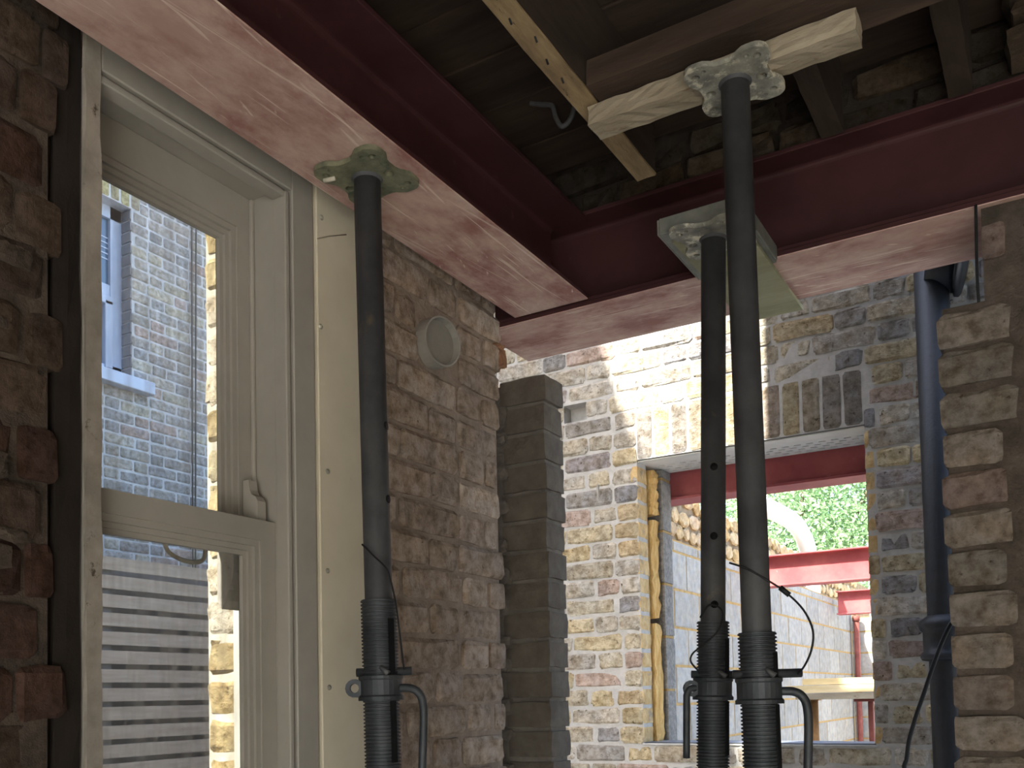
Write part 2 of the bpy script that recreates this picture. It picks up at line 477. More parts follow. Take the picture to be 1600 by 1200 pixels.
class Wall:
    """Frame of a wall face: origin o, u along (cos a, sin a), outward normal (sin a, -cos a)."""
    def __init__(self, o, ang): self.o = Vector(o); self.a = math.radians(ang)
    def pt(self, u, z, out=0.0):
        return Vector((self.o.x + u * math.cos(self.a) + out * math.sin(self.a), self.o.y + u * math.sin(self.a) - out * math.cos(self.a), self.o.z + z))

def backing(name, wall, u0, u1, z0, z1, depth, holes, mt, parent=None, recess=0.006):
    us = sorted({u0, u1} | {h for q in holes for h in q[:2] if u0 < h < u1})
    zs = sorted({z0, z1} | {h for q in holes for h in q[2:4] if z0 < h < z1})
    bm = bmesh.new()
    for i in range(len(us) - 1):
        for k in range(len(zs) - 1):
            cu, cz = (us[i] + us[i + 1]) / 2, (zs[k] + zs[k + 1]) / 2
            back = depth; front = recess
            skip = False
            for q in holes:
                if q[0] < cu < q[1] and q[2] < cz < q[3]:
                    if len(q) > 4: front = q[4]
                    else: skip = True
            if skip: continue
            vs = add_box(bm, us[i], us[i + 1], front, back, zs[k], zs[k + 1])
    bmesh.ops.remove_doubles(bm, verts=bm.verts, dist=1e-5)
    for v in bm.verts:
        v.co = wall.pt(v.co.x, v.co.z, -v.co.y)
    return bm_obj(name, bm, mt, parent)

def courses(wall, parent, u0, u1, z0, z1, pitch, joint, lens, mats, palette, focus, holes=(), jit=0.003, proud=0.0,
            proud_jit=0.002, D=0.03, seed=0, name='brick', ragged=0.0, variants=5, stuff_name='brick_field', hjit=0.0):
    rnd = random.Random(seed)
    nrow = int(round((z1 - z0) / pitch))
    H = pitch - joint
    fV, fF, fC = [], [], []
    for r in range(nrow):
        zc = z0 + pitch * (r + 0.5)
        zb, zt = zc - H / 2, zc + H / 2
        seq = lens[r % len(lens)]
        u = u0 - rnd.uniform(0, 0.02) - (seq[0] * 0.5 if r % 2 else 0) * (0.0 if len(lens) > 1 else 1)
        k = 0
        end1 = u1 + (rnd.uniform(-ragged, ragged) if ragged else 0)
        spans = []
        while u < end1:
            Lb = seq[k % len(seq)] + rnd.uniform(-0.006, 0.006)
            spans.append((u, u + Lb)); u += Lb + joint; k += 1
        for a, b in spans:
            a, b = max(a, u0), min(b, end1)
            segs = [(a, b)]
            for q in holes:
                if q[2] < zt - 0.012 and q[3] > zb + 0.012:
                    ns = []
                    for (p, t) in segs:
                        if t <= q[0] or p >= q[1]: ns.append((p, t))
                        else:
                            if p < q[0]: ns.append((p, q[0]))
                            if t > q[1]: ns.append((q[1], t))
                    segs = ns
            for (p, t) in segs:
                Lb = t - p
                if Lb < 0.035: continue
                cls = 0.215 if Lb > 0.16 else (0.102 if Lb > 0.07 else 0.05)
                vi = rnd.randrange(variants)
                me = brick_mesh(name, cls, H, D, vi, jit, mats[0])
                cu = (p + t) / 2
                colr = lin(rnd.choice(palette)); g = rnd.uniform(0.86, 1.12)
                colr = (colr[0] * g, colr[1] * g, colr[2] * g, 1)
                out = proud + rnd.uniform(-proud_jit, proud_jit)
                flip = rnd.random() < 0.5
                dz = rnd.uniform(-hjit, hjit)
                tilt = rnd.uniform(-0.008, 0.008)
                loc = wall.pt(cu, zc + dz, out)
                M = Matrix.Translation(loc) @ Matrix.Rotation(wall.a, 4, 'Z') @ Matrix.Rotation(tilt, 4, 'Y') @ Matrix.Diagonal((Lb / cls, 1, 1, 1))
                if focus and focus[0] - 0.05 < cu < focus[1] + 0.05 and focus[2] < zc < focus[3]:
                    o = bpy.data.objects.new(name, me); COL.objects.link(o)
                    o.color = colr
                    o.parent = parent
                    o.matrix_local = Matrix.Translation(-world_loc(parent)) @ M
                else:
                    n = len(me.vertices); co = np.empty(n * 3); me.vertices.foreach_get('co', co)
                    co = co.reshape(-1, 3)
                    A = np.array(M)
                    b0 = sum(len(q) for q in fV)
                    fV.append(co @ A[:3, :3].T + A[:3, 3])
                    fF.extend([tuple(i + b0 for i in pl.vertices) for pl in me.polygons])
                    fC.extend([colr] * n)
    if fV:
        me = bpy.data.meshes.new(stuff_name)
        me.from_pydata(np.concatenate(fV).tolist(), [], fF)
        at = me.color_attributes.new('piece', 'FLOAT_COLOR', 'POINT')
        at.data.foreach_set('color', np.array(fC, dtype=np.float32).ravel())
        o = obj_from_mesh(stuff_name, me, mats[1], parent)
        o['kind'] = 'stuff'

def single(name, wall, u, z, L, H, mats, colr, parent, rot=0.0, out=0.0, jit=0.003, seed=0, D=0.03):
    me = brick_mesh(name, L, H, D, seed, jit, mats[0])
    o = bpy.data.objects.new(name, me); COL.objects.link(o)
    o.color = lin(colr); o.parent = parent
    o.matrix_local = Matrix.Translation(-world_loc(parent)) @ Matrix.Translation(wall.pt(u, z, out)) @ Matrix.Rotation(wall.a, 4, 'Z') @ Matrix.Rotation(rot, 4, 'Y')
    return o

STOCK = ['#cfc7b2', '#d2c5a5', '#c3bba8', '#bfb8a8', '#b6b0a6', '#cabc9a', '#aeaba6', '#a5a3a0', '#bab5ab', '#c5ba9f', '#b5aeac', '#c8c3b8', '#a09fa0', '#c3b292', '#cec8bb', '#bdaba0']
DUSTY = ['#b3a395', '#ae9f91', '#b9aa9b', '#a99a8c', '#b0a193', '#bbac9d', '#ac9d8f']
DARKB = ['#564a42', '#5c5046', '#574640', '#55433c', '#5f5349', '#594c43', '#513f38']  # near-left bricks, darkened in colour for the dim end of the wall
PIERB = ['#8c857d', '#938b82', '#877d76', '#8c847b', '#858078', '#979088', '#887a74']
NBB = ['#bab8b6', '#bebab6', '#b0b0b1', '#c1bdb6', '#b9b4b1', '#c3bfb8', '#afafb0', '#c2b2ab', '#c8c4bb', '#ccc8bb']

# ================================================================== the setting
tag(box('floor', -1.2, 2.6, -2.2, 2.2, -0.10, 0.0, M_FLOOR), kind='structure')
tag(box('ground', -40, 40, -40, 60, -0.30, -0.101, M_GROUND), kind='structure')

tag(boxes('wall_back', [(-1.44, -0.1, -2.4, -2.2, -0.1, 6.5), (2.4, 2.8, -2.4, -2.2, -0.1, 6.5), (-0.1, 2.4, -2.4, -2.2, 2.2, 6.5)], M_PLASTER), kind='structure')  # doorway out of view, added and sized to let fill light in
tag(box('wall_right', 2.6, 2.8, -2.2, 2.2, -0.1, 6.5, M_PLASTER), kind='structure')

# ceiling: floorboards of the storey above, seen from below
ceil_ = box('ceiling', -1.44, 2.6, -2.2, 2.2, 2.865, 2.95, M_BOARD)
tag(ceil_, kind='structure')
rb = random.Random(5)
yb = -0.6
while yb < 2.0:
    w = rb.uniform(0.145, 0.165)
    y2 = min(yb + w, 2.03)
    box('floorboard', -1.2, 1.4, yb, y2 - 0.004, 2.843 + rb.uniform(0, .003), 2.8645, M_BOARD, ceil_, 0.002)
    yb += w

# --- left wall (inner face x = -1.2), window opening and broken edges left as found
wl_ = Wall((-1.2, 0, 0), 90)
wall_left = backing('wall_left', wl_, 0.80, 1.985, 0.0, 6.5, 0.24, [(0.79, 1.475, 0.9, 2.62)], M_MORT_OLD, recess=0.009)
wall_near = backing('wall_left_near', wl_, -2.2, 0.784, 0.0, 6.5, 0.24, [], mat('shaded_lime_mortar', '#3f3831', '#62584d', 16, .97, bump=1.0, bscale=40, bdist=.014), recess=0.006)  # mortar coloured dark to stand for the shade at the near end
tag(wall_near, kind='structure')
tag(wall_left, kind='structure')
courses(wl_, wall_left, 1.478, 1.985, 1.2405, 2.73, 0.0745, 0.011, [[0.218, 0.105], [0.105, 0.218]], BR_OLD, DUSTY,
        (1.4, 2.0, 1.2, 2.75), [(1.655, 1.775, 2.295, 2.405)], jit=0.006, proud=0.0, proud_jit=0.004, D=0.02, seed=11, ragged=0.018, hjit=0.003)
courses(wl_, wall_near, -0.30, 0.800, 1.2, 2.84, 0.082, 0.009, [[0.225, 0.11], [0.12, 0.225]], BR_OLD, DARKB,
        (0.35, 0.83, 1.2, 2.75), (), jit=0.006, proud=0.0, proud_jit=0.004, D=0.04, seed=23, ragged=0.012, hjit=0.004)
rl = random.Random(44)
for k in range(16):     # squeezed-out mortar and plaster lumps stuck to the old bricks
    yy = 0.60 + rl.random() * 0.13; zz = 1.38 + rl.random() * 1.12
    wv, hv = rl.uniform(.014, .05), rl.uniform(.008, .022)
    rough_box('mortar_lump', -1.205, -1.196 + rl.uniform(0, .007), yy - wv, yy + wv, zz - hv, zz + hv, mat('shaded_lime_mortar', '', ''), wall_near, (2, 4, 3), 0.003, 900 + k)
rough_box('brick_fragment', -1.235, -1.195, 1.975, 2.03, 2.375, 2.445, mat('broken_orange_brick', '#7d5a43', '#a57c5c', 30, .95, bump=1, bscale=50, bdist=.01), wall_left, (3, 3, 4), 0.008, 19)
# outer leaf of the left wall: the brick reveal outside the sash window
outer = backing('wall_left_outer', Wall((-1.345, 0, 0), 90), 0.60, 1.60, 0.60, 3.0, 0.095, [(0.86, 1.272, 0.8, 2.58)], mat('lime_mortar', '#928b7d', '#a8a192', 24, .95, bump=.6), recess=0.0)
tag(outer, kind='structure')
wr = Wall((-1.44, 1.272, 0), 0)
for k in range(17):
    zc = 1.335 + 0.0755 * k
    if zc < 1.36: continue
    rr = random.Random(k + 70)
    single('reveal_brick', wr, 0.047, zc, 0.095, 0.064 + rr.uniform(-.004, .004), BR_NEW, rr.choice(['#b3a47f', '#aea187', '#aa9d7e', '#b5ab98', '#a3916b']), outer, jit=0.006, seed=k % 4, out=0.004, D=0.02)
box('render_patch', -1.437, -1.35, 1.262, 1.2715, 0.9, 1.352, M_RENDER, outer, 0.003)

# --- wall over the cross beam (storey above), dark and broken
wu = Wall((0, 2.035, 0), 0)
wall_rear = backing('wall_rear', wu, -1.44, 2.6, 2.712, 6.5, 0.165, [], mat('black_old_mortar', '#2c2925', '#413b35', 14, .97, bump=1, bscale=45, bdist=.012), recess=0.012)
tag(wall_rear, kind='structure')
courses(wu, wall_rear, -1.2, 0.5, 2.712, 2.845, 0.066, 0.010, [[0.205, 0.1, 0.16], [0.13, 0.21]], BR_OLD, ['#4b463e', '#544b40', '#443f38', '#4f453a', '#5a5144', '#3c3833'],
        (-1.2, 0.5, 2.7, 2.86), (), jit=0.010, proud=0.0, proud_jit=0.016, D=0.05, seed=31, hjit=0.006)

# --- right-hand pier under the cross beam
wp = Wall((0, 2.0, 0), 0)
pier = backing('wall_right_pier', wp, -0.188, 2.6, 0.0, 2.476, 0.24, [(-0.2, -0.112, 2.295, 2.5)], M_MORT_DARK, recess=0.007)
tag(pier, kind='structure')
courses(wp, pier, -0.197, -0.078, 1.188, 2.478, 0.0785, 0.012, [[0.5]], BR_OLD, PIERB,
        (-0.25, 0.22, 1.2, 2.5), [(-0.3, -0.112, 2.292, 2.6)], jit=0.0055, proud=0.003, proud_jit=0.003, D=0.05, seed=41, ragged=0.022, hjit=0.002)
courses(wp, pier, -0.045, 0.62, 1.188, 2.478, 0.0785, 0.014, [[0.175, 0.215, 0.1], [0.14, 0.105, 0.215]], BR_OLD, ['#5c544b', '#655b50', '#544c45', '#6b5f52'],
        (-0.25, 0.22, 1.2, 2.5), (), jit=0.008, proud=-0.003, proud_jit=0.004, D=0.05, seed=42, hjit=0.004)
# --- broken brick stub standing just beyond the corner of the left wall
ws = Wall((-1.262, 2.10, 0), 0)
stub = rough_box('wall_stub', -1.40, -1.1365, 2.1055, 2.196, 0.0, 2.372, mat('stub_mortar', '#67625b', '#7d7870', 16, .97, bump=.9, bscale=50, bdist=.01), None, (4, 2, 40), 0.0025, 3)
tag(stub, kind='structure')
rs = random.Random(8)
for k in range(16):
    zc = 2.345 - 0.0765 * k
    rough_box('brick', -1.262 + rs.uniform(-.006, .004), -1.1285 + rs.uniform(-.003, .003), 2.0975 + rs.uniform(-.002, .002), 2.1985, zc - 0.034, zc + 0.034,
              mat('stub_brick', '#58524a', '#6a645a', 20, 0.95, bump=0.9, bscale=50, bdist=0.008), stub, (4, 3, 3), 0.0022, 100 + k)
for k in range(12):     # squeezed mortar in the corner against the left wall
    zc = 2.30 - 0.085 * k + rs.uniform(-.02, .02)
    rough_box('mortar_lump', -1.29, -1.245 + rs.uniform(-.006, .008), 2.085, 2.11, zc - rs.uniform(.015, .03), zc + rs.uniform(.015, .03), mat('stub_mortar', '', ''), stub, (3, 2, 3), 0.004, 150 + k)

# --- far wall across the passage: stock bricks, an opening with a soldier arch
WFY = 3.55
wf = Wall((0, WFY, 0), 0)
OX0, OX1, OZ0, OZ1 = -1.492, -0.603, 1.348, 2.51
SOLD = (OX0, OX1, OZ1, 2.716)
PUT = (-1.822, -1.714, 2.716, 2.792)
wall_far = backing('wall_far', wf, -3.2, 1.6, 0.0, 4.2, 0.10, [(OX0, OX1, OZ0, OZ1), PUT + (0.07,)], M_MORT, recess=0.004)
tag(wall_far, kind='structure')
courses(wf, wall_far, -2.6, 0.9, 1.348 - 6 * 0.0762, 3.558, 0.0762, 0.0085, [[0.219, 0.1025], [0.1065, 0.219]], BR_NEW, STOCK,
        (-2.05, -0.33, 1.27, 3.10), [(OX0, OX1, OZ0, OZ1), SOLD, PUT], jit=0.0062, proud=0.001, proud_jit=0.003, D=0.02, seed=53)
for k in range(16):
    rr = random.Random(500 + k); zc = OZ0 + 0.0762 * (k + 0.5)
    if zc + .03 > OZ1: break
    for xa, xb in ((OX0 - 0.03, OX0 + 0.004), (OX1 - 0.004, OX1 + 0.03)):
        rough_box('jamb_brick', xa, xb, WFY + 0.002, WFY + 0.1015, zc - 0.0318, zc + 0.0318,
                  mat('sandy_jamb_brick', '#b0915e', '#d0b88a', 22, .95, bump=.8, bscale=60, spots='#8d8579', spot_scale=18, spot_lim=(.54, .66)), wall_far, (2, 3, 2), 0.0025, 700 + k)
n_s = 12
for k in range(n_s):
    rr = random.Random(300 + k)
    u = OX0 + (OX1 - OX0) * (k + 0.5) / n_s
    single('soldier_brick', wf, u, (SOLD[2] + SOLD[3]) / 2, 0.198, 0.0625, BR_NEW, rr.choice(['#a39b8b', '#b3a88d', '#8d8a85', '#c0b394', '#959089', '#a79c90']), wall_far, rot=math.pi / 2, jit=0.003, seed=k % 5, D=0.02)
for x_, z_ in ((-1.668, 2.402), (-0.43, 2.61)):
    box('weep_vent', x_ - 0.004, x_ + 0.004, WFY - 0.004, WFY + 0.02, z_ - 0.03, z_ + 0.03, M_PVC, wall_far)
box('sill_mortar', OX0 - 0.004, OX1 + 0.004, WFY - 0.002, WFY + 0.10, OZ0 - 0.004, OZ0 + 0.004, M_MORT, wall_far, 0.002)

# inner leaf of the far wall: blocks each side of the opening
inner = boxes('wall_far_inner', [(-3.2, -1.463, 3.75, 3.84, 0, 2.5), (-0.63, 1.6, 3.75, 3.84, 0, 2.5), (-3.2, 1.6, 3.75, 3.84, 0, 1.30)], M_JAMBBLOCK)
tag(inner, kind='structure')
for k in range(6):
    z_ = 1.342 + 0.225 * k
    rough_box('jamb_block', -1.90, -1.457, 3.742, 3.843, z_ + 0.004, min(z_ + 0.219, 2.507), M_JAMBBLOCK, inner, (3, 2, 3), 0.002, k)
    box('mortar_bed', -1.89, -1.461, 3.747, 3.84, z_ - 0.006, z_ + 0.004, M_BLOCKMORT, inner)

# ================================================================== sash window in the left wall
win = empty('window_1', (-1.25, 1.06, 0.95)); tag(win, kind='structure')
ZB = 0.95
YL, YR = 0.820, 1.247          # pulley stiles
gap_dark = mat('gap_shade_timber', '#1f1a16', '#2b2520', 12, .95, bump=.4)  # frame timber coloured near black to stand for the unlit gap
# inner linings
box('lining', -1.222, -1.200, 1.2635, 1.319, ZB, 2.60, M_PAINT, win, 0.002)
rough_box('lining', -1.207, -1.197, 0.837, 0.865, ZB, 2.60, M_PAINT_EDGE, win, (1, 1, 40), 0.0018, 5)
rough_box('gap_filler', -1.345, -1.222, 0.790, 0.8185, ZB, 2.60, gap_dark, win, (3, 1, 20), 0.002, 15)
rough_box('gap_filler', -1.222, -1.209, 0.795, 0.8385, ZB, 2.60, gap_dark, win, (1, 2, 20), 0.002, 16)
box('head_lining', -1.222, -1.200, 0.866, 1.2635, 2.4935, 2.60, M_PAINT, win, 0.002)
# pulley stile and head
box('pulley_stile', -1.345, -1.222, YR, 1.272, ZB, 2.50, M_PAINT, win)
box('head_board', -1.345, -1.222, YL, YR, 2.492, 2.515, M_PAINT, win)
box('window_sill', -1.40, -1.15, 0.80, 1.32, 0.91, ZB, M_PAINT, win, 0.006)
def bead(name, y0, y1, x0, x1, z0, z1):
    return box(name, x0, x1, y0, y1, z0, z1, M_PAINT, win, 0.004, seg=3)
bead('staff_bead', 1.2465, 1.2585, -1.2335, -1.2025, ZB, 2.489)
bead('staff_bead', 0.842, 0.866, -1.231, -1.2075, ZB, 2.489)
box('staff_bead_head', -1.2335, -1.2025, 0.866, 1.2465, 2.4765, 2.4885, M_PAINT, win, 0.004, seg=3)
box('quirk', -1.222, -1.2135, 1.2585, 1.2635, ZB, 2.4935, M_PAINT, win)
box('quirk', -1.222, -1.2135, 0.866, 1.2635, 2.4885, 2.4935, M_PAINT, win)
bead('parting_bead', 1.238, 1.247, -1.2875, -1.279, ZB, 2.49)

def sash(name, xin, thick, yl, yr, z0, z1, stile, top, bot, horn_z=None):
    xo = xin - thick
    root = boxes(name, [(xo, xin, yr - stile, yr, z0, z1), (xo, xin, yl, yl + stile, z0, z1),
                        (xo, xin, yl + stile, yr - stile, z1 - top, z1), (xo, xin, yl + stile, yr - stile, z0, z0 + bot)], M_PAINT, win)
    gy0, gy1, gz0, gz1 = yl + stile, yr - stile, z0 + bot, z1 - top
    # stepped ovolo moulding round the glass, inside the frame opening
    for d, x_a, x_b in ((0.011, xin - 0.009, xin - 0.0035), (0.020, xin - 0.014, xin - 0.0095), (0.028, xin - 0.020, xin - 0.0155)):
        bm = bmesh.new()
        for b in ((x_a - 0.006, x_b, gy1 - d, gy1, gz0, gz1), (x_a - 0.006, x_b, gy0, gy0 + d, gz0, gz1),
                  (x_a - 0.006, x_b, gy0 + d, gy1 - d, gz1 - d, gz1), (x_a - 0.006, x_b, gy0 + d, gy1 - d, gz0, gz0 + d)):
            add_box(bm, *b)
        bm_obj('moulding', bm, M_PAINT, root)
    rough_putty = rough_box('putty', xin - 0.031, xin - 0.026, gy0, gy1, gz1 - 0.016, gz1, M_PUTTY, root, (1, 24, 2), 0.003, 4)
    rough_box('putty', xin - 0.031, xin - 0.026, gy1 - 0.016, gy1, gz0, gz1, M_PUTTY, root, (1, 2, 30), 0.003, 6)
    box('pane', xin - 0.027, xin - 0.024, gy0, gy1, gz0, gz1, M_GLASS, root)
    return root
up = sash('upper_sash', -1.287, 0.042, 0.821, 1.246, 1.836, 2.491, 0.036, 0.064, 0.030)
lo = sash('lower_sash', -1.2345, 0.042, 0.821, 1.246, ZB + 0.002, 1.876, 0.036, 0.037, 0.075)
# horns: a step left under the upper stile inside, and the shaped end of the upper sash seen through the lower pane
bm = bmesh.new()
prof = [(-1.279, 1.876), (-1.243, 1.876), (-1.243, 1.912), (-1.248, 1.920), (-1.258, 1.926), (-1.263, 1.935), (-1.265, 1.953), (-1.279, 1.953)]
def prism_y(bm, prof, y0, y1):
    a = [bm.verts.new((x, y0, z)) for x, z in prof]; b = [bm.verts.new((x, y1, z)) for x, z in prof]
    n = len(prof)
    for k in range(n): bm.faces.new((a[k], a[(k + 1) % n], b[(k + 1) % n], b[k]))
    bm.faces.new(a); bm.faces.new(b[::-1])
prism_y(bm, prof, 1.212, 1.232)
bm_obj('sash_stop', bm, M_PAINT, lo)
bm = bmesh.new()
prism_y(bm, [(-1.329, 1.837), (-1.287, 1.837), (-1.287, 1.79), (-1.291, 1.77), (-1.30, 1.755), (-1.306, 1.735), (-1.318, 1.72), (-1.329, 1.735)], 1.195, 1.245)
bm_obj('sash_horn', bm, M_PAINT_EDGE, up)
# a semicircular dirty finger-lift mark of putty behind the meeting rail
tube('finger_lift', spline([(-1.262, 1.025, 1.822), (-1.262, 1.030, 1.802), (-1.262, 1.055, 1.790), (-1.262, 1.085, 1.788), (-1.262, 1.105, 1.796), (-1.262, 1.11, 1.820)]), 0.004, M_PUTTY, lo, 6)

# cream panel beside the window, held with dome screws
pan = box('wall_panel', -1.212, -1.1965, 1.3245, 1.487, 0.0, 2.62, M_PANEL, None, 0.002)
tag(pan, 'cream painted boxing panel with dome screws right of the sash window', 'panel')
for y_, z_ in ((1.338, 2.474), (1.332, 2.26), (1.347, 1.985), (1.343, 1.795), (1.344, 1.575)):
    bm = bmesh.new()
    bmesh.ops.create_uvsphere(bm, u_segments=10, v_segments=6, radius=0.0052, matrix=Matrix.Translation((-1.1965, y_, z_)) @ Matrix.Diagonal((0.7, 1, 1, 1)))
    bm_obj('screw', bm, M_GALV, pan, smooth=True)
tube('crack', [(-1.1968, 1.326, 2.428), (-1.1968, 1.36, 2.447), (-1.1968, 1.41, 2.471)], 0.0012, mat('crack_line', '#7d7563', '#8d8472', 30), pan, 6)

# waste pipe through the wall
def ring_pipe(name, axis_pts, ro, ri, mt, n=28):
    bm = bmesh.new()
    a, b = Vector(axis_pts[0]), Vector(axis_pts[1])
    d = (b - a).normalized(); x, y = frame_at(d)
    R = []
    for (p, r) in ((a, ro), (b, ro), (b, ri), (a, ri)):
        R.append([bm.verts.new(p + (x * math.cos(2 * math.pi * k / n) + y * math.sin(2 * math.pi * k / n)) * r) for k in range(n)])
    for q in range(4):
        A, B = R[q], R[(q + 1) % 4]
        for k in range(n): bm.faces.new((A[k], A[(k + 1) % n], B[(k + 1) % n], B[k]))
    return bm_obj(name, bm, mt, None, smooth=False)
wp_ = ring_pipe('waste_pipe', ((-1.235, 1.713, 2.347), (-1.168, 1.700, 2.343)), 0.055, 0.0515, M_PVC)
tag(wp_, 'short grey plastic pipe end poking out of the dusty brick wall', 'pipe')
bm = bmesh.new()
add_tube(bm, [(-1.192, 1.7045, 2.3445), (-1.187, 1.7035, 2.3442)], 0.0514, 28)
o = bm_obj('pipe_plug', bm, mat('pipe_inside', '#77746b', '#87847b', 5), wp_)

# ================================================================== structural steel
def steel_i(name, axis, a0, a1, cpos, w, z0, z1, tf, tw, label, m_web, m_bot, plate=None, fillet=True):
    """I-section along axis 'x' or 'y', centre cpos across."""
    root = empty(name, ((a0 + a1) / 2, cpos, z0) if axis == 'x' else (cpos, (a0 + a1) / 2, z0))
    def bx(nm, c0, c1, zz0, zz1, mt, bev=0.0):
        if axis == 'x': return box(nm, a0, a1, c0, c1, zz0, zz1, mt, root, bev)
        return box(nm, c0, c1, a0, a1, zz0, zz1, mt, root, bev)
    bx('bottom_flange', cpos - w / 2, cpos + w / 2, z0, z0 + tf, m_bot, 0.0015)
    bx('top_flange', cpos - w / 2, cpos + w / 2, z1 - tf, z1, m_web, 0.0015)
    bx('web', cpos - tw / 2, cpos + tw / 2, z0 + tf, z1 - tf, m_web)
    if fillet:
        for sgn in (-1, 1):
            for (zz, up_) in ((z0 + tf, 1), (z1 - tf, -1)):
                bm = bmesh.new(); n = 4; r = 0.011
                pts = [(0, 0)]
                for k in range(n + 1):
                    t = math.pi / 2 * k / n
                    pts.append((r - r * math.sin(t), r - r * math.cos(t)))
                A, B = [], []
                for (p, q) in pts:
                    cc = cpos + sgn * (tw / 2 + p); zc = zz + up_ * q
                    A.append(bm.verts.new((a0, cc, zc) if axis == 'x' else (cc, a0, zc)))
                    B.append(bm.verts.new((a1, cc, zc) if axis == 'x' else (cc, a1, zc)))
                m_ = len(pts)
                for k in range(m_): bm.faces.new((A[k], A[(k + 1) % m_], B[(k + 1) % m_], B[k]))
                bm_obj('root_fillet', bm, m_web, root, smooth=False)
    if plate:
        bx('bottom_plate', plate[0], plate[1], plate[2], plate[3], m_bot, 0.0015)
    tag(root, label, 'steel beam')
    return root
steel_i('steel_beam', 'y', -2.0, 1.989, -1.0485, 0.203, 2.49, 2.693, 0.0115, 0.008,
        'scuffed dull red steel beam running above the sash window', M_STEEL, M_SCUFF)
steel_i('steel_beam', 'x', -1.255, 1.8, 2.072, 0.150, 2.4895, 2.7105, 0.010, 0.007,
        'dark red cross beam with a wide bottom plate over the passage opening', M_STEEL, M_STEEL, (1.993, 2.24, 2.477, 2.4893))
for o_ in list(bpy.data.objects):
    if o_.name.startswith('bottom_plate'): o_.data.materials[0] = M_SCUFF_X
    if o_.name.startswith(('bottom_plate', 'bottom_flange')):      # only the underside is scuffed; edges and top keep the primer
        o_.data.materials.append(M_STEEL)
        for pl in o_.data.polygons:
            if pl.normal.z > -0.5: pl.material_index = 1

# ================================================================== timbers overhead
def timber(name, x0, x1, y0, y1, z0, z1, mt, label, cuts=(6, 2, 2), jit=0.002, seed=0, cat='timber', group=None):
    o = rough_box(name, x0, x1, y0, y1, z0, z1, mt, None, cuts, jit, seed)
    return tag(o, label, cat, group)
jst = empty('timber_joist', (-0.728, 0.7, 2.64))
rough_box('joist_body', -0.750, -0.706, -0.60, 1.83, 2.646, 2.842, M_TIMB_J, jst, (2, 20, 3), 0.0015, 1)
rough_box('lath_marked_edge', -0.7505, -0.7055, -0.60, 1.83, 2.640, 2.6462, M_JOIST_EDGE, jst, (2, 30, 1), 0.0012, 2)
for k in range(9):
    yy = 0.98 + 0.058 * k
    tube('nail', [(-0.728 + 0.008 * math.sin(k * 2.3), yy, 2.648), (-0.724 + 0.008 * math.sin(k * 2.3), yy + 0.004, 2.632)], 0.0018, M_CABLE, jst, 6)
tag(jst, 'nail-studded old floor joist running towards the cross beam', 'joist')
timber('timber_trimmer', -0.703, 1.6, 1.487, 1.608, 2.6395, 2.688, M_TIMB_D, 'dark brown flat timber trimmer resting on the propped pale block', (20, 3, 2), 0.002, 3)
timber('timber_block', -0.723, -0.249, 1.532, 1.588, 2.597, 2.6345, M_TIMB_W, 'pale lime-splashed timber block held up by the tallest prop', (24, 4, 4), 0.0016, 4, 'timber block')
for k, (xj, lab) in enumerate(((-0.40, 'dark floor joist behind the tallest prop head'), (-0.16, 'dark floor joist near the right edge of the ceiling'), (-1.115, 'dark floor joist close above the window beam'))):
    y0 = 1.612 if k < 2 else -0.6
    timber('timber_joist', xj, xj + 0.046, y0, 1.985, 2.697, 2.842, M_TIMB_J, lab, (2, 10, 3), 0.0015, 20 + k, 'joist')
loop = tube('cable', spline([(-0.96, 1.75, 2.842), (-0.934, 1.75, 2.83), (-0.908, 1.75, 2.818), (-0.9, 1.75, 2.79), (-0.885, 1.75, 2.765), (-0.864, 1.75, 2.776), (-0.852, 1.75, 2.81), (-0.846, 1.75, 2.842)]), 0.0055, M_GREYCABLE, None, 8)
tag(loop, 'grey cable loop hanging under the dark floorboards', 'cable')
# dark shelf bracket like angle at the right of the ceiling: broken brick corner of the storey above
crn = empty('brick_corner', (0.0, 1.93, 2.72)); tag(crn, 'broken brick corner above the cross beam at the top right edge', 'brickwork')
for k in range(3):
    rough_box('brick', -0.055 + 0.01 * (k % 2), 0.16, 1.90, 2.02, 2.722 + 0.04 * k, 2.758 + 0.04 * k,
              mat('corner_brick', '#3d352b', '#5d5141', 14, .95, bump=.9, bscale=40, bdist=.01), crn, (4, 2, 2), 0.006, 60 + k)

# ================================================================== adjustable steel props
def lobed(w, h, ind=0.095, rc=0.15):
    """Square plate with rounded corner lobes and a scooped middle on each side."""
    pts = []
    for side in range(4):
        ca_, sa_ = math.cos(side * math.pi / 2), math.sin(side * math.pi / 2)
        loc = []
        for k in range(13):
            t = (-1 + 2 * k / 12) * (1 - 2 * rc) 
            q = max(0.0, 1 - abs(t) / 0.52)
            loc.append((1 - 2 * ind * (0.5 - 0.5 * math.cos(math.pi * min(1, q * 1.35))), t))
        for k in range(1, 5):
            an = math.pi / 2 * k / 5
            loc.append((1 - 2 * rc + 2 * rc * math.cos(an), 1 - 2 * rc + 2 * rc * math.sin(an)))
        for (x_, y_) in loc:
            pts.append(((x_ * ca_ - y_ * sa_) * w / 2, (x_ * sa_ + y_ * ca_) * h / 2))
    return pts

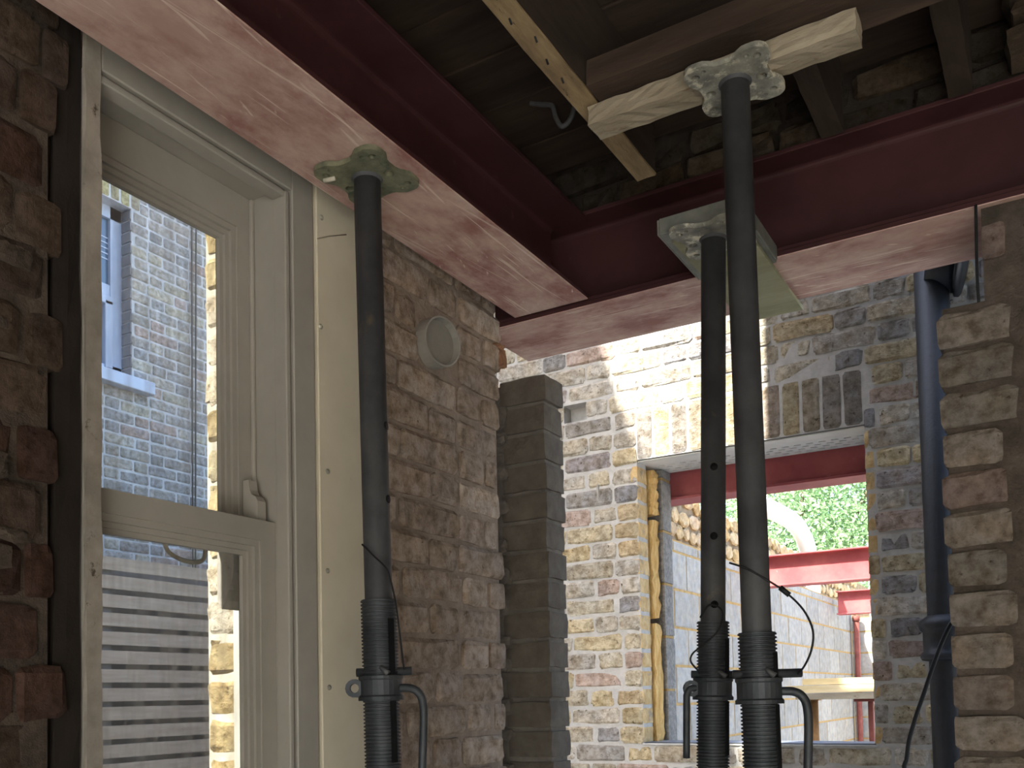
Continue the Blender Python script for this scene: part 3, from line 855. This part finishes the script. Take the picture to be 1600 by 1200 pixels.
def prop(base, top_z, lean_x, thr_top, collar_z, label, handle, plate_mat, plate_rot=0.0, thr_len=0.62, pin_len=0.095, view=0.53483, lugs=0, holes_at=()):
    L_ = top_z
    root = empty('steel_prop', base, (0, math.atan(lean_x), 0))
    tag(root, label, 'prop', 'adjustable steel props')
    z = lambda v: v / math.cos(math.atan(lean_x))
    # base plate and tubes
    holed_plate('base_plate', lobed(0.15, 0.15), [circle(0.05, 0.05, 0.009), circle(-0.05, -0.05, 0.009)], 0, 0.006, M_PROP, root, True)
    lathe('outer_tube', [(0.0, 0.006), (0.0300, 0.006), (0.0300, thr_top - thr_len)], M_PROP, root, 24)
    prof = []; zz = thr_top - thr_len; pitch = 0.0062
    while zz < thr_top - 0.004:
        prof += [(0.0288, zz), (0.0288, zz + 0.0014), (0.0316, zz + 0.0024), (0.0316, zz + 0.0046), (0.0288, zz + 0.0056)]
        zz += pitch
    prof += [(0.0300, thr_top - 0.003), (0.0300, thr_top), (0.0262, thr_top), (0.0258, thr_top - 0.04)]
    lathe('threaded_sleeve', prof, M_PROP, root, 28, smooth=False)
    ca, sa = math.cos(view), math.sin(view)
    # dark strip standing for the shade in the slot down the sleeve, right of the facing side
    for a_ in (view - 0.75,):
        dx, dy = math.cos(a_), math.sin(a_)
        bm = bmesh.new()
        for q in ((collar_z + 0.02, thr_top - 0.035), (collar_z - 0.13, collar_z - 0.025)):
            w = 0.006
            vs = [(0.0305 * dx - w * dy, 0.0305 * dy + w * dx), (0.0325 * dx - w * dy, 0.0325 * dy + w * dx), (0.0325 * dx + w * dy, 0.0325 * dy - w * dx), (0.0305 * dx + w * dy, 0.0305 * dy - w * dx)]
            A = [bm.verts.new((p[0], p[1], q[0])) for p in vs]; B = [bm.verts.new((p[0], p[1], q[1])) for p in vs]
            for k in range(4): bm.faces.new((A[k], A[(k + 1) % 4], B[(k + 1) % 4], B[k]))
            bm.faces.new(A); bm.faces.new(B[::-1])
        bm_obj('pin_slot_strip', bm, mat('recess_shade', '#101214', '#1a1c1e', 20, .7, metal=.3), root, True)
    lathe('inner_tube', [(0.0241, thr_top - 0.10), (0.0241, top_z - 0.004), (0.0, top_z - 0.004)], M_PROP_IN, root, 24)
    # head plate
    cr, sr = math.cos(plate_rot), math.sin(plate_rot)
    rot = lambda p: (p[0] * cr - p[1] * sr, p[0] * sr + p[1] * cr)
    holes = []
    for sx in (-1, 1):
        for sy in (-1, 1):
            holes.append([rot(p) for p in circle(sx * 0.052, sy * 0.050, 0.0068)])
            holes.append([rot(p) for p in circle(sx * 0.036, sy * 0.058, 0.0042)])
        holes.append([rot(p) for p in circle(sx * 0.044, 0.006, 0.0088)])
    holed_plate('head_plate', [rot(p) for p in lobed(0.142, 0.148)], holes, top_z - 0.009, top_z, plate_mat, root, True)
    # weld ring under the plate
    lathe('weld', [(0.0241, top_z - 0.014), (0.029, top_z - 0.008), (0.031, top_z - 0.006)], M_PROP_IN, root, 20)
    # collar nut with flanges, lug and handle
    cz = collar_z
    col = lathe('collar', [(0.0305, cz - 0.023), (0.0395, cz - 0.023), (0.0395, cz - 0.017), (0.0365, cz - 0.014), (0.0365, cz + 0.012), (0.0385, cz + 0.014), (0.0385, cz + 0.019), (0.0305, cz + 0.019)], M_PROP, root, 24, smooth=False)
    R = lambda a, b, zz_: (a * ca - b * sa, a * sa + b * ca, zz_)     # a: to the photo's right, b: away
    sgn = -1 if handle == 'left' else 1
    # lugs both sides (rings round a hinge bolt)
    for sg in ((-1,) if (handle == 'left' or lugs == 1) else ()):
        bm = bmesh.new(); n = 14
        ro, ri = 0.016, 0.008
        cxa = sg * 0.044
        for b0, b1 in ((-0.006, 0.006),):
            rings = []
            for (bb, rr_) in ((b0, ro), (b1, ro), (b1, ri), (b0, ri)):
                rings.append([bm.verts.new(R(cxa + rr_ * math.cos(2 * math.pi * k / n), bb - 0.010, cz - 0.001 + rr_ * math.sin(2 * math.pi * k / n))) for k in range(n)])
            for q in range(4):
                A, B = rings[q], rings[(q + 1) % 4]
                for k in range(n): bm.faces.new((A[k], A[(k + 1) % n], B[(k + 1) % n], B[k]))
        bm_obj('collar_lug', bm, M_PROP, root, True)
    if handle == 'left':
        pts = [R(-0.036, -0.012, cz), R(-0.047, -0.014, cz - 0.002), R(-0.0535, -0.015, cz - 0.012), R(-0.0545, -0.016, cz - 0.03), R(-0.0545, -0.016, cz - 0.136)]
        hr = 0.0068
    else:
        pts = [R(0.034, -0.008, cz - 0.003), R(0.052, -0.012, cz - 0.004), R(0.066, -0.014, cz - 0.012), R(0.0735, -0.015, cz - 0.032), R(0.073, -0.016, cz - 0.08), R(0.064, -0.018, cz - 0.21)]
        hr = 0.0072
    tube('collar_handle', spline(pts, 5), hr, M_PROP, root, 12, local=True)
    # locking pin
    tube('locking_pin', [R(-0.042, 0.0, cz + 0.0265), R(-0.041 + pin_len, 0.0, cz + 0.0265)], 0.0075, M_PROP, root, 12, local=True)
    tube('pin_key', [R(0.004, -0.030, cz + 0.034), R(0.018, -0.034, cz + 0.022)], [0.004, 0.0055], M_PROP_IN, root, 8, local=True)
    hole_m = mat('recess_shade', '', '')  # dark discs on the tube stand for the shade inside pin holes
    for (ha, hz) in holes_at:
        hd = view - math.pi / 2 + ha
        tube('pin_hole_disc', [(0.0232 * math.cos(hd), 0.0232 * math.sin(hd), hz), (0.0246 * math.cos(hd), 0.0246 * math.sin(hd), hz)], 0.0075, hole_m, root, 12, local=True)
    return root

def lean_base(xt, yt, zt, xb, zb):
    k = (xt - xb) / (zt - zb)
    return (xt - k * zt, yt, 0.0), k
b1, k1 = lean_base(-1.045, 1.29, 2.49, -1.028, 1.443)
p1 = prop(b1, 2.489, k1, 1.724, 1.572, 'black steel prop under the window beam, standing against the cream panel', 'right', M_GALV_G, lugs=1, holes_at=((1.25, 2.03), (1.25, 1.90)))
b2, k2 = lean_base(-0.572, 1.782, 2.45, -0.605, 1.416)
p2 = prop(b2, 2.4575, k2, 1.690, 1.560, 'middle steel prop holding a channel under the cross beam, with a straight handle', 'left', M_GALV, pin_len=0.082, holes_at=((-0.15, 1.855), (-0.1, 1.722), (-0.15, 1.99)))
b3, k3 = lean_base(-0.450, 1.545, 2.59, -0.441, 1.434)
p3 = prop(b3, 2.5955, k3, 1.648, 1.553, 'tallest steel prop, carrying the pale timber block, with a bent handle', 'right', M_GALV, pin_len=0.112)

bm = bmesh.new(); add_tube(bm, [(-1.108, 1.247, 2.4765), (-1.086, 1.252, 2.4765)], 0.004, 8)
me = bpy.data.meshes.new('bolt'); bm.to_mesh(me); bm.free(); me.transform(p1.matrix_basis.inverted())
obj_from_mesh('bolt', me, mat('pale_bolt', '#b9b3a2', '#cfc9b8', 20, .6), p1, True, True)
def tether(pr, pts, r=0.0022):
    bm = bmesh.new(); add_tube(bm, spline(pts, 5), r, 6)
    me = bpy.data.meshes.new('pin_tether'); bm.to_mesh(me); bm.free()
    me.transform(pr.matrix_basis.inverted())
    obj_from_mesh('pin_tether', me, M_CABLE, pr, True, True)
tether(p1, [(-1.035, 1.25, 1.817), (-1.008, 1.25, 1.793), (-0.983, 1.25, 1.771), (-0.975, 1.25, 1.752), (-0.965, 1.25, 1.713), (-0.957, 1.25, 1.659), (-0.972, 1.28, 1.601)], 0.0016)
tether(p2, [(-0.611, 1.75, 1.696), (-0.59, 1.745, 1.719), (-0.567, 1.75, 1.706), (-0.574, 1.745, 1.669), (-0.605, 1.735, 1.64), (-0.629, 1.75, 1.626), (-0.632, 1.75, 1.61), (-0.616, 1.76, 1.588)], 0.0019)
tether(p3, [(-0.476, 1.515, 1.764), (-0.446, 1.515, 1.751), (-0.417, 1.53, 1.731), (-0.392, 1.54, 1.711), (-0.365, 1.54, 1.681), (-0.351, 1.54, 1.647), (-0.354, 1.54, 1.616), (-0.368, 1.55, 1.591), (-0.386, 1.575, 1.577)], 0.0019)
tube('tether_clip', [(-0.400, 1.536, 1.719), (-0.386, 1.54, 1.706)], 0.0045, M_CABLE, None, 8)
o = bpy.data.objects['tether_clip']; o.parent = p3; o.matrix_parent_inverse = p3.matrix_basis.inverted()

# channel and packing plate between the middle prop and the cross beam
tr_ = empty('steel_channel', (-0.59, 1.85, 2.468)); tag(tr_, 'grey steel channel with upturned lips at the head of the middle prop', 'channel')
box('channel_base', -0.672, -0.505, 1.752, 2.0, 2.4685, 2.474, M_TRAY, tr_, 0.001)
box('lip', -0.672, -0.505, 1.7475, 1.7525, 2.4685, 2.502, M_TRAY, tr_, 0.0015)
box('lip', -0.6765, -0.672, 1.7475, 1.99, 2.4685, 2.500, M_TRAY, tr_, 0.0012)
box('lip', -0.505, -0.5005, 1.7475, 1.99, 2.4685, 2.500, M_TRAY, tr_, 0.0012)
pk = rough_box('packing_plate', -0.655, -0.512, 1.772, 2.262, 2.4585, 2.468, M_SLAB, None, (3, 8, 1), 0.0008, 9)
tag(pk, 'greenish flat packing plate under the cross beam beside the tallest prop', 'plate')

# ================================================================== soil pipe and cables by the pier
sp_ = empty('soil_pipe', (-0.345, 3.42, 0.0)); tag(sp_, 'black cast iron soil pipe running down the far brick wall', 'pipe')
PX, PY = -0.352, 3.452
lathe('pipe_shaft', [(0.0, 0.0), (0.055, 0.0), (0.055, 3.6), (0.0, 3.6)], M_IRON, sp_, 32, local=False, centre=(PX, PY))
lathe('pipe_socket', [(0.055, 1.640), (0.076, 1.644), (0.081, 1.655), (0.078, 1.668), (0.071, 1.674), (0.071, 1.738), (0.080, 1.746), (0.084, 1.760), (0.080, 1.776), (0.062, 1.790), (0.055, 1.794)], M_IRON, sp_, 32, local=False, centre=(PX, PY))
tube('pipe_branch', [(PX, PY, 2.99), (-0.262, PY, 2.965)], 0.085, M_IRON, sp_, 24)
tube('branch_flange', [(-0.264, PY, 2.965), (-0.252, PY, 2.962)], 0.096, M_IRON, sp_, 24)
hc = tube('cable', spline([(-0.20, 2.45, 1.76), (-0.245, 2.45, 1.688), (-0.274, 2.45, 1.619), (-0.301, 2.45, 1.543), (-0.328, 2.45, 1.466), (-0.346, 2.45, 1.389), (-0.358, 2.45, 1.2), (-0.36, 2.45, 0.0)]), 0.0052, M_CABLE, None, 8)
tag(hc, 'thick black cable slanting down beside the soil pipe collar', 'cable')
hc2 = tube('cable', spline([(-0.119, 1.985, 2.476), (-0.121, 1.985, 2.40), (-0.122, 1.985, 2.327), (-0.121, 1.985, 2.287)]), 0.0028, M_CABLE, None, 8)
tag(hc2, 'thin black cable stub hanging at the top of the right pier', 'cable')

# ================================================================== opening in the far wall: lintel, insulation, membrane
lt = empty('steel_lintel', (-1.05, 3.70, 2.51)); tag(lt, 'perforated pale steel lintel above the far wall opening', 'lintel')
holes = []
for rr_, yy in enumerate((3.70, 3.735, 3.77, 3.805)):
    for k in range(18):
        xx = -1.455 + 0.047 * k + (0.023 if rr_ % 2 else 0)
        holes.append([(xx, yy - 0.0055), (xx + 0.026, yy - 0.0055), (xx + 0.026, yy + 0.0055), (xx, yy + 0.0055)])
holed_plate('perforated_soffit', [(-1.60, 3.655), (-0.50, 3.655), (-0.50, 3.842), (-1.60, 3.842)], holes, 2.508, 2.511, M_LINTEL, lt)
box('lintel_toe', -1.60, -0.50, 3.562, 3.625, 2.503, 2.507, M_LINTEL, lt)
box('lintel_step', -1.60, -0.50, 3.629, 3.657, 2.506, 2.509, M_LINTEL, lt)
box('lintel_top', -1.60, -0.50, 3.652, 3.842, 2.530, 2.60, mat('lintel_inside', '#3d3b37', '#4a4843', 6), lt)
ins_m = [(2.298, 2.496, 0.020, 7), (1.862, 2.284, 0.012, 8), (1.345, 1.848, 0.017, 9)]
for k, (za, zb_, bul, sdd) in enumerate(ins_m):
    o = rough_box('insulation_strip', -1.62, -1.478 + bul * 0.4, 3.656, 3.738, za, zb_, M_INSUL, None, (2, 2, 14), 0.007, sdd)
    tag(o, ['torn yellow insulation tuft at the top of the far opening jamb', 'yellow insulation strip halfway up the far opening jamb', 'yellow insulation strip at the foot of the far opening jamb'][k], 'insulation')
dp = rough_box('damp_membrane', -1.49, -0.60, 3.562, 3.74, 1.3535, 1.3565, M_DPC, None, (14, 4, 1), 0.0012, 12)
tag(dp, 'dark blue damp membrane lying along the far opening sill', 'membrane')

# ================================================================== beyond the opening: new extension
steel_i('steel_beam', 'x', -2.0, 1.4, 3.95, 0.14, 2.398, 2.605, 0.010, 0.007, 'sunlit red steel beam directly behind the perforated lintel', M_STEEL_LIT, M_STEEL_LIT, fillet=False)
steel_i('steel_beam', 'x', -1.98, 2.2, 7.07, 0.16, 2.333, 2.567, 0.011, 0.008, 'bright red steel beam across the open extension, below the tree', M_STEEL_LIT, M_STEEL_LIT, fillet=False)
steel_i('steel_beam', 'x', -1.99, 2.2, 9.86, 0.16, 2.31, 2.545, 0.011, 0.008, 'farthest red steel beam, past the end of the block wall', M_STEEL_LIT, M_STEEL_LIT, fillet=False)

def blockwall(name, wall, u0, u1, z0, pitch, n, cut_top, label, seed):
    root = backing(name, wall, u0, u1, 0.0, z0 + n * pitch + cut_top, 0.10, [], M_BLOCKMORT, recess=0.005)
    tag(root, label, 'block wall')
    rnd = random.Random(seed)
    for r in range(n + 1):
        H = (pitch if r < n else cut_top) - 0.016
        zc = z0 + r * pitch + 0.005 + H / 2
        u = u0 - (0.225 if r % 2 else 0)
        while u < u1:
            a, b = max(u, u0), min(u + 0.435, u1)
            if b - a > 0.05:
                me = brick_mesh('block', 0.44, H, 0.02, rnd.randrange(4), 0.0018, M_BLOCK)
                o = bpy.data.objects.new('block', me); COL.objects.link(o)
                g = rnd.uniform(0.86, 1.06); o.color = (g, g * 0.985, g * 0.945, 1)
                o.parent = root
                o.matrix_local = Matrix.Translation(-world_loc(root)) @ Matrix.Translation(wall.pt((a + b) / 2, zc, rnd.uniform(-.001, .001))) @ Matrix.Rotation(wall.a, 4, 'Z') @ Matrix.Diagonal(((b - a) / 0.44, 1, 1, 1))
            u += 0.45
    return root
blockwall('block_wall', Wall((-2.05, 0, 0), 90), 3.85, 10.85, 0.783, 0.2345, 7, 0.07, 'long pale concrete block wall running away through the far opening', 3)
blockwall('block_wall', Wall((0, 10.85, 0), 0), -2.05, 1.2, 0.783, 0.2345, 6, 0.16, 'short concrete block return wall at the far end of the extension', 4)

# old rubble garden wall standing behind the block wall
wrb = Wall((-2.38, 0, 0), 90)
rub = backing('rubble_wall', wrb, 4.2, 14.0, 0.0, 2.98, 0.35, [], M_STONEMORT, recess=0.02)
tag(rub, 'old yellow rubble stone wall rising above the block wall', 'stone wall')
rnd = random.Random(77)
z_ = 2.42
for r in range(5):
    h = 0.118
    u = 4.6 + rnd.uniform(0, 0.2)
    while u < 12.9:
        w = rnd.uniform(0.12, 0.26)
        hh = h * rnd.uniform(0.8, 1.0)
        n = 8
        bm = bmesh.new()
        o1 = [];
        for k in range(n):
            t = 2 * math.pi * (k + 0.5) / n
            q = (abs(math.cos(t)) ** 6 + abs(math.sin(t)) ** 6) ** (-1 / 6) * rnd.uniform(0.88, 1.03)
            o1.append((q * math.cos(t) * w / 2, q * math.sin(t) * hh / 2))
        cu, cz = u + w / 2, z_ + h * (r + 0.5) + rnd.uniform(-0.015, 0.015)
        A = [bm.verts.new(wrb.pt(cu + a, cz + b, -0.05)) for a, b in o1]
        B = [bm.verts.new(wrb.pt(cu + a, cz + b, -0.004)) for a, b in o1]
        Cc = [bm.verts.new(wrb.pt(cu + a * .8, cz + b * .8, 0.006 + rnd.uniform(-.006, .006))) for a, b in o1]
        for X_, Y_ in ((A, B), (B, Cc)):
            for k in range(n): bm.faces.new((X_[k], X_[(k + 1) % n], Y_[(k + 1) % n], Y_[k]))
        bm.faces.new(Cc)
        o = bm_obj('stone', bm, M_STONE, rub)
        o.color = lin(rnd.choice(['#d6c9ae', '#cbbda0', '#dfd4be', '#c3b7a4', '#d6c9b2', '#d2bd98', '#d9cebe']))
        u += w + 0.008

duct = tube('curved_duct', spline([(-2.26, 8.0, 3.17), (-2.26, 8.5, 3.19), (-2.26, 9.0, 3.20), (-2.25, 9.35, 3.17), (-2.24, 9.62, 3.06), (-2.24, 9.78, 2.90), (-2.235, 9.82, 2.72), (-2.235, 9.82, 2.52)], 8), 0.085, M_PVC_W, None, 20)
tag(duct, 'white curved plastic duct arching over the rubble wall', 'duct')

# makeshift platform of pale boards on posts
def plank(x0, x1, y0, y1, z0, z1, mt, lab, seed): tag(rough_box('timber_board', x0, x1, y0, y1, z0, z1, mt, None, (8, 2, 1), 0.0015, seed), lab, 'board', 'boards of the makeshift platform')
plank(-1.44, 0.2, 5.98, 6.20, 1.585, 1.625, M_NEWTIMB, 'topmost long pale board of the platform in the extension', 1)
plank(-1.53, 0.2, 5.94, 6.06, 1.535, 1.583, M_NEWTIMB, 'short-ended pale bearer under the topmost platform board', 2)
plank(-1.47, 0.2, 5.92, 6.22, 1.495, 1.533, M_TIMB_W, 'lowest weathered board of the platform in the extension', 3)
o = empty('scaffold_post', (-1.385, 6.05, 0)); tag(o, 'rusty yellow scaffold tube under the left of the board platform', 'post')
tube('tube', [(-1.385, 6.05, 0), (-1.385, 6.05, 1.488)], 0.024, M_RUST, o, 16)
box('foot', -1.44, -1.33, 5.995, 6.105, -0.1, 0.004, M_RUST, o)
box('head', -1.42, -1.35, 6.01, 6.09, 1.488, 1.495, M_RUST, o)
o = empty('steel_post', (-1.05, 6.05, 0)); tag(o, 'red oxide steel post with a flat head under the board platform', 'post')
box('post_shaft', -1.063, -1.033, 6.03, 6.07, -0.1, 1.478, M_REDPOST, o, 0.004)
box('head_plate', -1.135, -0.965, 5.98, 6.12, 1.478, 1.494, M_REDPOST, o, 0.002)
dn = empty('drain_pipe', (-1.99, 10.75, 0)); tag(dn, 'slim red pipe running down the corner of the block walls', 'pipe')
tube('pipe_shaft', [(-1.985, 10.76, -0.1), (-1.985, 10.76, 2.31)], 0.03, M_REDPOST, dn, 12)
tube('pipe_shoe', [(-1.985, 10.76, 2.30), (-1.985, 10.76, 2.36)], 0.04, M_REDPOST, dn, 12)

shed = empty('garden_building', (-2.2, 14.2, 0)); tag(shed, 'small cream building with a yellow panel beyond the farthest beam', 'building')
box('wall', -2.36, 0.8, 14.2, 15.5, -0.1, 3.14, M_CREAM, shed)
box('panel', -2.30, -1.9, 14.15, 14.19, 3.0, 3.26, M_YELLOW, shed)
box('roof_edge', -2.37, 0.9, 14.1, 15.6, 3.14, 3.19, M_PVC_W, shed)

# ================================================================== tree
tree = empty('tree', (-4.6, 19.5, 0)); tag(tree, 'leafy green tree seen through the far wall opening', 'tree')
tube('trunk', spline([(-4.6, 19.5, -0.1), (-4.55, 19.45, 1.5), (-4.65, 19.5, 3.0), (-4.6, 19.6, 4.6)], 4), [0.28 - 0.012 * k for k in range(13)], M_BARK, tree, 10)
for k, (dx, dy, dz) in enumerate(((1.6, -.8, 2.2), (-1.5, .3, 2.4), (.3, 1.4, 2.6), (.4, -1.6, 1.9))):
    tube('branch', spline([(-4.6, 19.55, 3.2 + .2 * k), (-4.6 + dx * .5, 19.55 + dy * .5, 3.4 + dz * .45), (-4.6 + dx, 19.55 + dy, 3.4 + dz)], 4), [0.12 - 0.011 * q for q in range(9)], M_BARK, tree, 8)
rng = np.random.default_rng(4)
cents = np.array([(-4.6, 19.5, 5.6), (-3.2, 18.8, 5.2), (-6.0, 19.7, 5.4), (-4.4, 18.2, 4.4), (-3.0, 18.6, 4.0), (-4.9, 19.6, 7.0), (-2.0, 19.4, 5.4), (-5.6, 18.7, 4.3)])
rad = np.array([1.9, 1.5, 1.5, 1.3, 1.1, 1.5, 1.4, 1.1])
NL = 52000
ci = rng.choice(len(cents), NL, p=rad ** 2 / (rad ** 2).sum())
d = rng.normal(size=(NL, 3)); d /= np.linalg.norm(d, axis=1)[:, None]
P0 = cents[ci] + d * (rad[ci] * rng.uniform(0.55, 1.05, NL))[:, None]
a = rng.normal(size=(NL, 3)); a /= np.linalg.norm(a, axis=1)[:, None]
b = np.cross(a, rng.normal(size=(NL, 3))); b /= np.linalg.norm(b, axis=1)[:, None]
sz = rng.uniform(0.03, 0.058, NL)[:, None]
V = np.stack([P0 - a * sz, P0 - b * sz * .55, P0 + a * sz, P0 + b * sz * .55], 1).reshape(-1, 3)
me = bpy.data.meshes.new('foliage')
me.from_pydata(V.tolist(), [], np.arange(NL * 4).reshape(-1, 4).tolist())
fo = obj_from_mesh('foliage', me, M_LEAF, tree); fo['kind'] = 'stuff'

# ================================================================== seen through the sash window: neighbour's house and fence
nb = empty('neighbouring_house', (-5.6, 2.0, -0.1)); tag(nb, 'neighbouring brick house with a white window, seen through the sash', 'house')
wn_ = Wall((-5.15, 0, 0), 90)
NW = (2.9, 3.935, 3.66, 4.79)
wall_nb = backing('house_wall', wn_, -12.0, 9.0, -0.1, 7.0, 0.3, [NW], M_MORT_NB, nb, recess=0.004)
ARCH = (2.75, 4.005, 4.79, 5.005)
courses(wn_, wall_nb, 3.4, 5.05, 2.30, 5.45, 0.0752, 0.012, [[0.215, 0.1025], [0.1025, 0.215]], BR_FAR, NBB,
        (3.60, 4.62, 2.50, 5.02), [NW, ARCH], jit=0.0025, D=0.02, seed=91)
for k in range(14):
    u = 4.0 - 0.0765 * k
    single('arch_brick', wn_, u - 0.033, 4.897, 0.205, 0.0655, BR_FAR, random.Random(k).choice(['#b5ad90', '#c2b98e', '#a7a294', '#bdb49d']), wall_nb, rot=math.pi / 2, jit=0.004, seed=k % 4, D=0.02)
for k in range(15):
    zc = 3.70 + 0.0752 * k
    rough_box('jamb_brick', -5.245, -5.153, 3.925, 3.937, zc - .031, zc + .031, mat('jamb_brick_grey', '#84868a', '#9a9a9b', 20, .95, bump=.4), wall_nb, (2, 1, 2), 0.002, k)
hw = empty('house_window', (-5.25, 3.5, 3.66)); hw.parent = nb; hw.location = Vector((-5.25, 3.5, 3.66)) - Vector(nb.location)
fx0, fx1 = -5.29, -5.245
boxes('window_frame', [(fx0, fx1, 3.845, 3.934, 3.66, 4.79), (fx0, fx1, 2.91, 2.99, 3.66, 4.79), (fx0, fx1, 2.91, 3.925, 4.71, 4.79), (fx0, fx1, 2.91, 3.925, 3.66, 3.74), (fx0 - .01, fx1 - .006, 2.91, 3.925, 4.14, 4.27)], M_UPVC, hw)
box('casement', fx0, fx1 + 0.012, 3.80, 3.855, 3.72, 4.16, M_UPVC, hw, 0.004)
box('casement_bar', fx0, fx1 + 0.012, 2.95, 3.855, 4.135, 4.19, M_UPVC, hw, 0.004)
box('pane', -5.275, -5.27, 2.95, 3.85, 3.70, 4.75, M_HGLASS, hw)
for k in range(5):
    box('blind_slat', -5.268, -5.266, 2.98, 3.845, 4.44 + 0.035 * k, 4.448 + 0.035 * k, M_UPVC, hw)
for k in range(8):
    yy = 3.45 + 0.045 * k
    box('blind_slat', -5.268, -5.266, yy, yy + 0.009, 3.76, 4.12, M_UPVC, hw)
box('window_sill', -5.27, -5.08, 2.75, 4.06, 3.575, 3.655, M_UPVC, hw, 0.004)
tag(box('wall_unseen_blocker', -5.14, -3.0, -2.75, 1.55, -0.1, 7.4, mat('blocker_brick', '#8d857a', '#a49b8d', 4, .95, bump=.3)), kind='structure')  # added out of view to cast the slanted shadow on the far wall
for k in range(2):
    c_ = tube('wall_cable', spline([(-5.13, 4.42 + 0.04 * k, 6.0), (-5.13, 4.405 + 0.035 * k, 4.4), (-5.13, 4.40 + 0.02 * k, 2.3)], 4), 0.006, M_GREYCABLE, nb, 6)

fn = empty('slatted_fence', (-4.62, 3.4, -0.1)); tag(fn, 'horizontal slatted timber fence below the neighbouring house wall', 'fence')
rnd = random.Random(3)
for k in range(22):
    zt = 2.385 - 0.1055 * k
    rough_box('slat', -4.62, -4.60, 1.6, 6.2, zt - 0.077, zt, M_FENCE, fn, (1, 12, 1), 0.0018, 200 + k)
for y_ in (2.0, 3.35, 4.7, 6.0):
    box('fence_post', -4.70, -4.622, y_ - 0.04, y_ + 0.04, -0.1, 2.36, M_FENCE_D, fn)
box('fence_board', -4.712, -4.702, 1.6, 6.2, -0.1, 2.33, M_FENCE_D, fn)
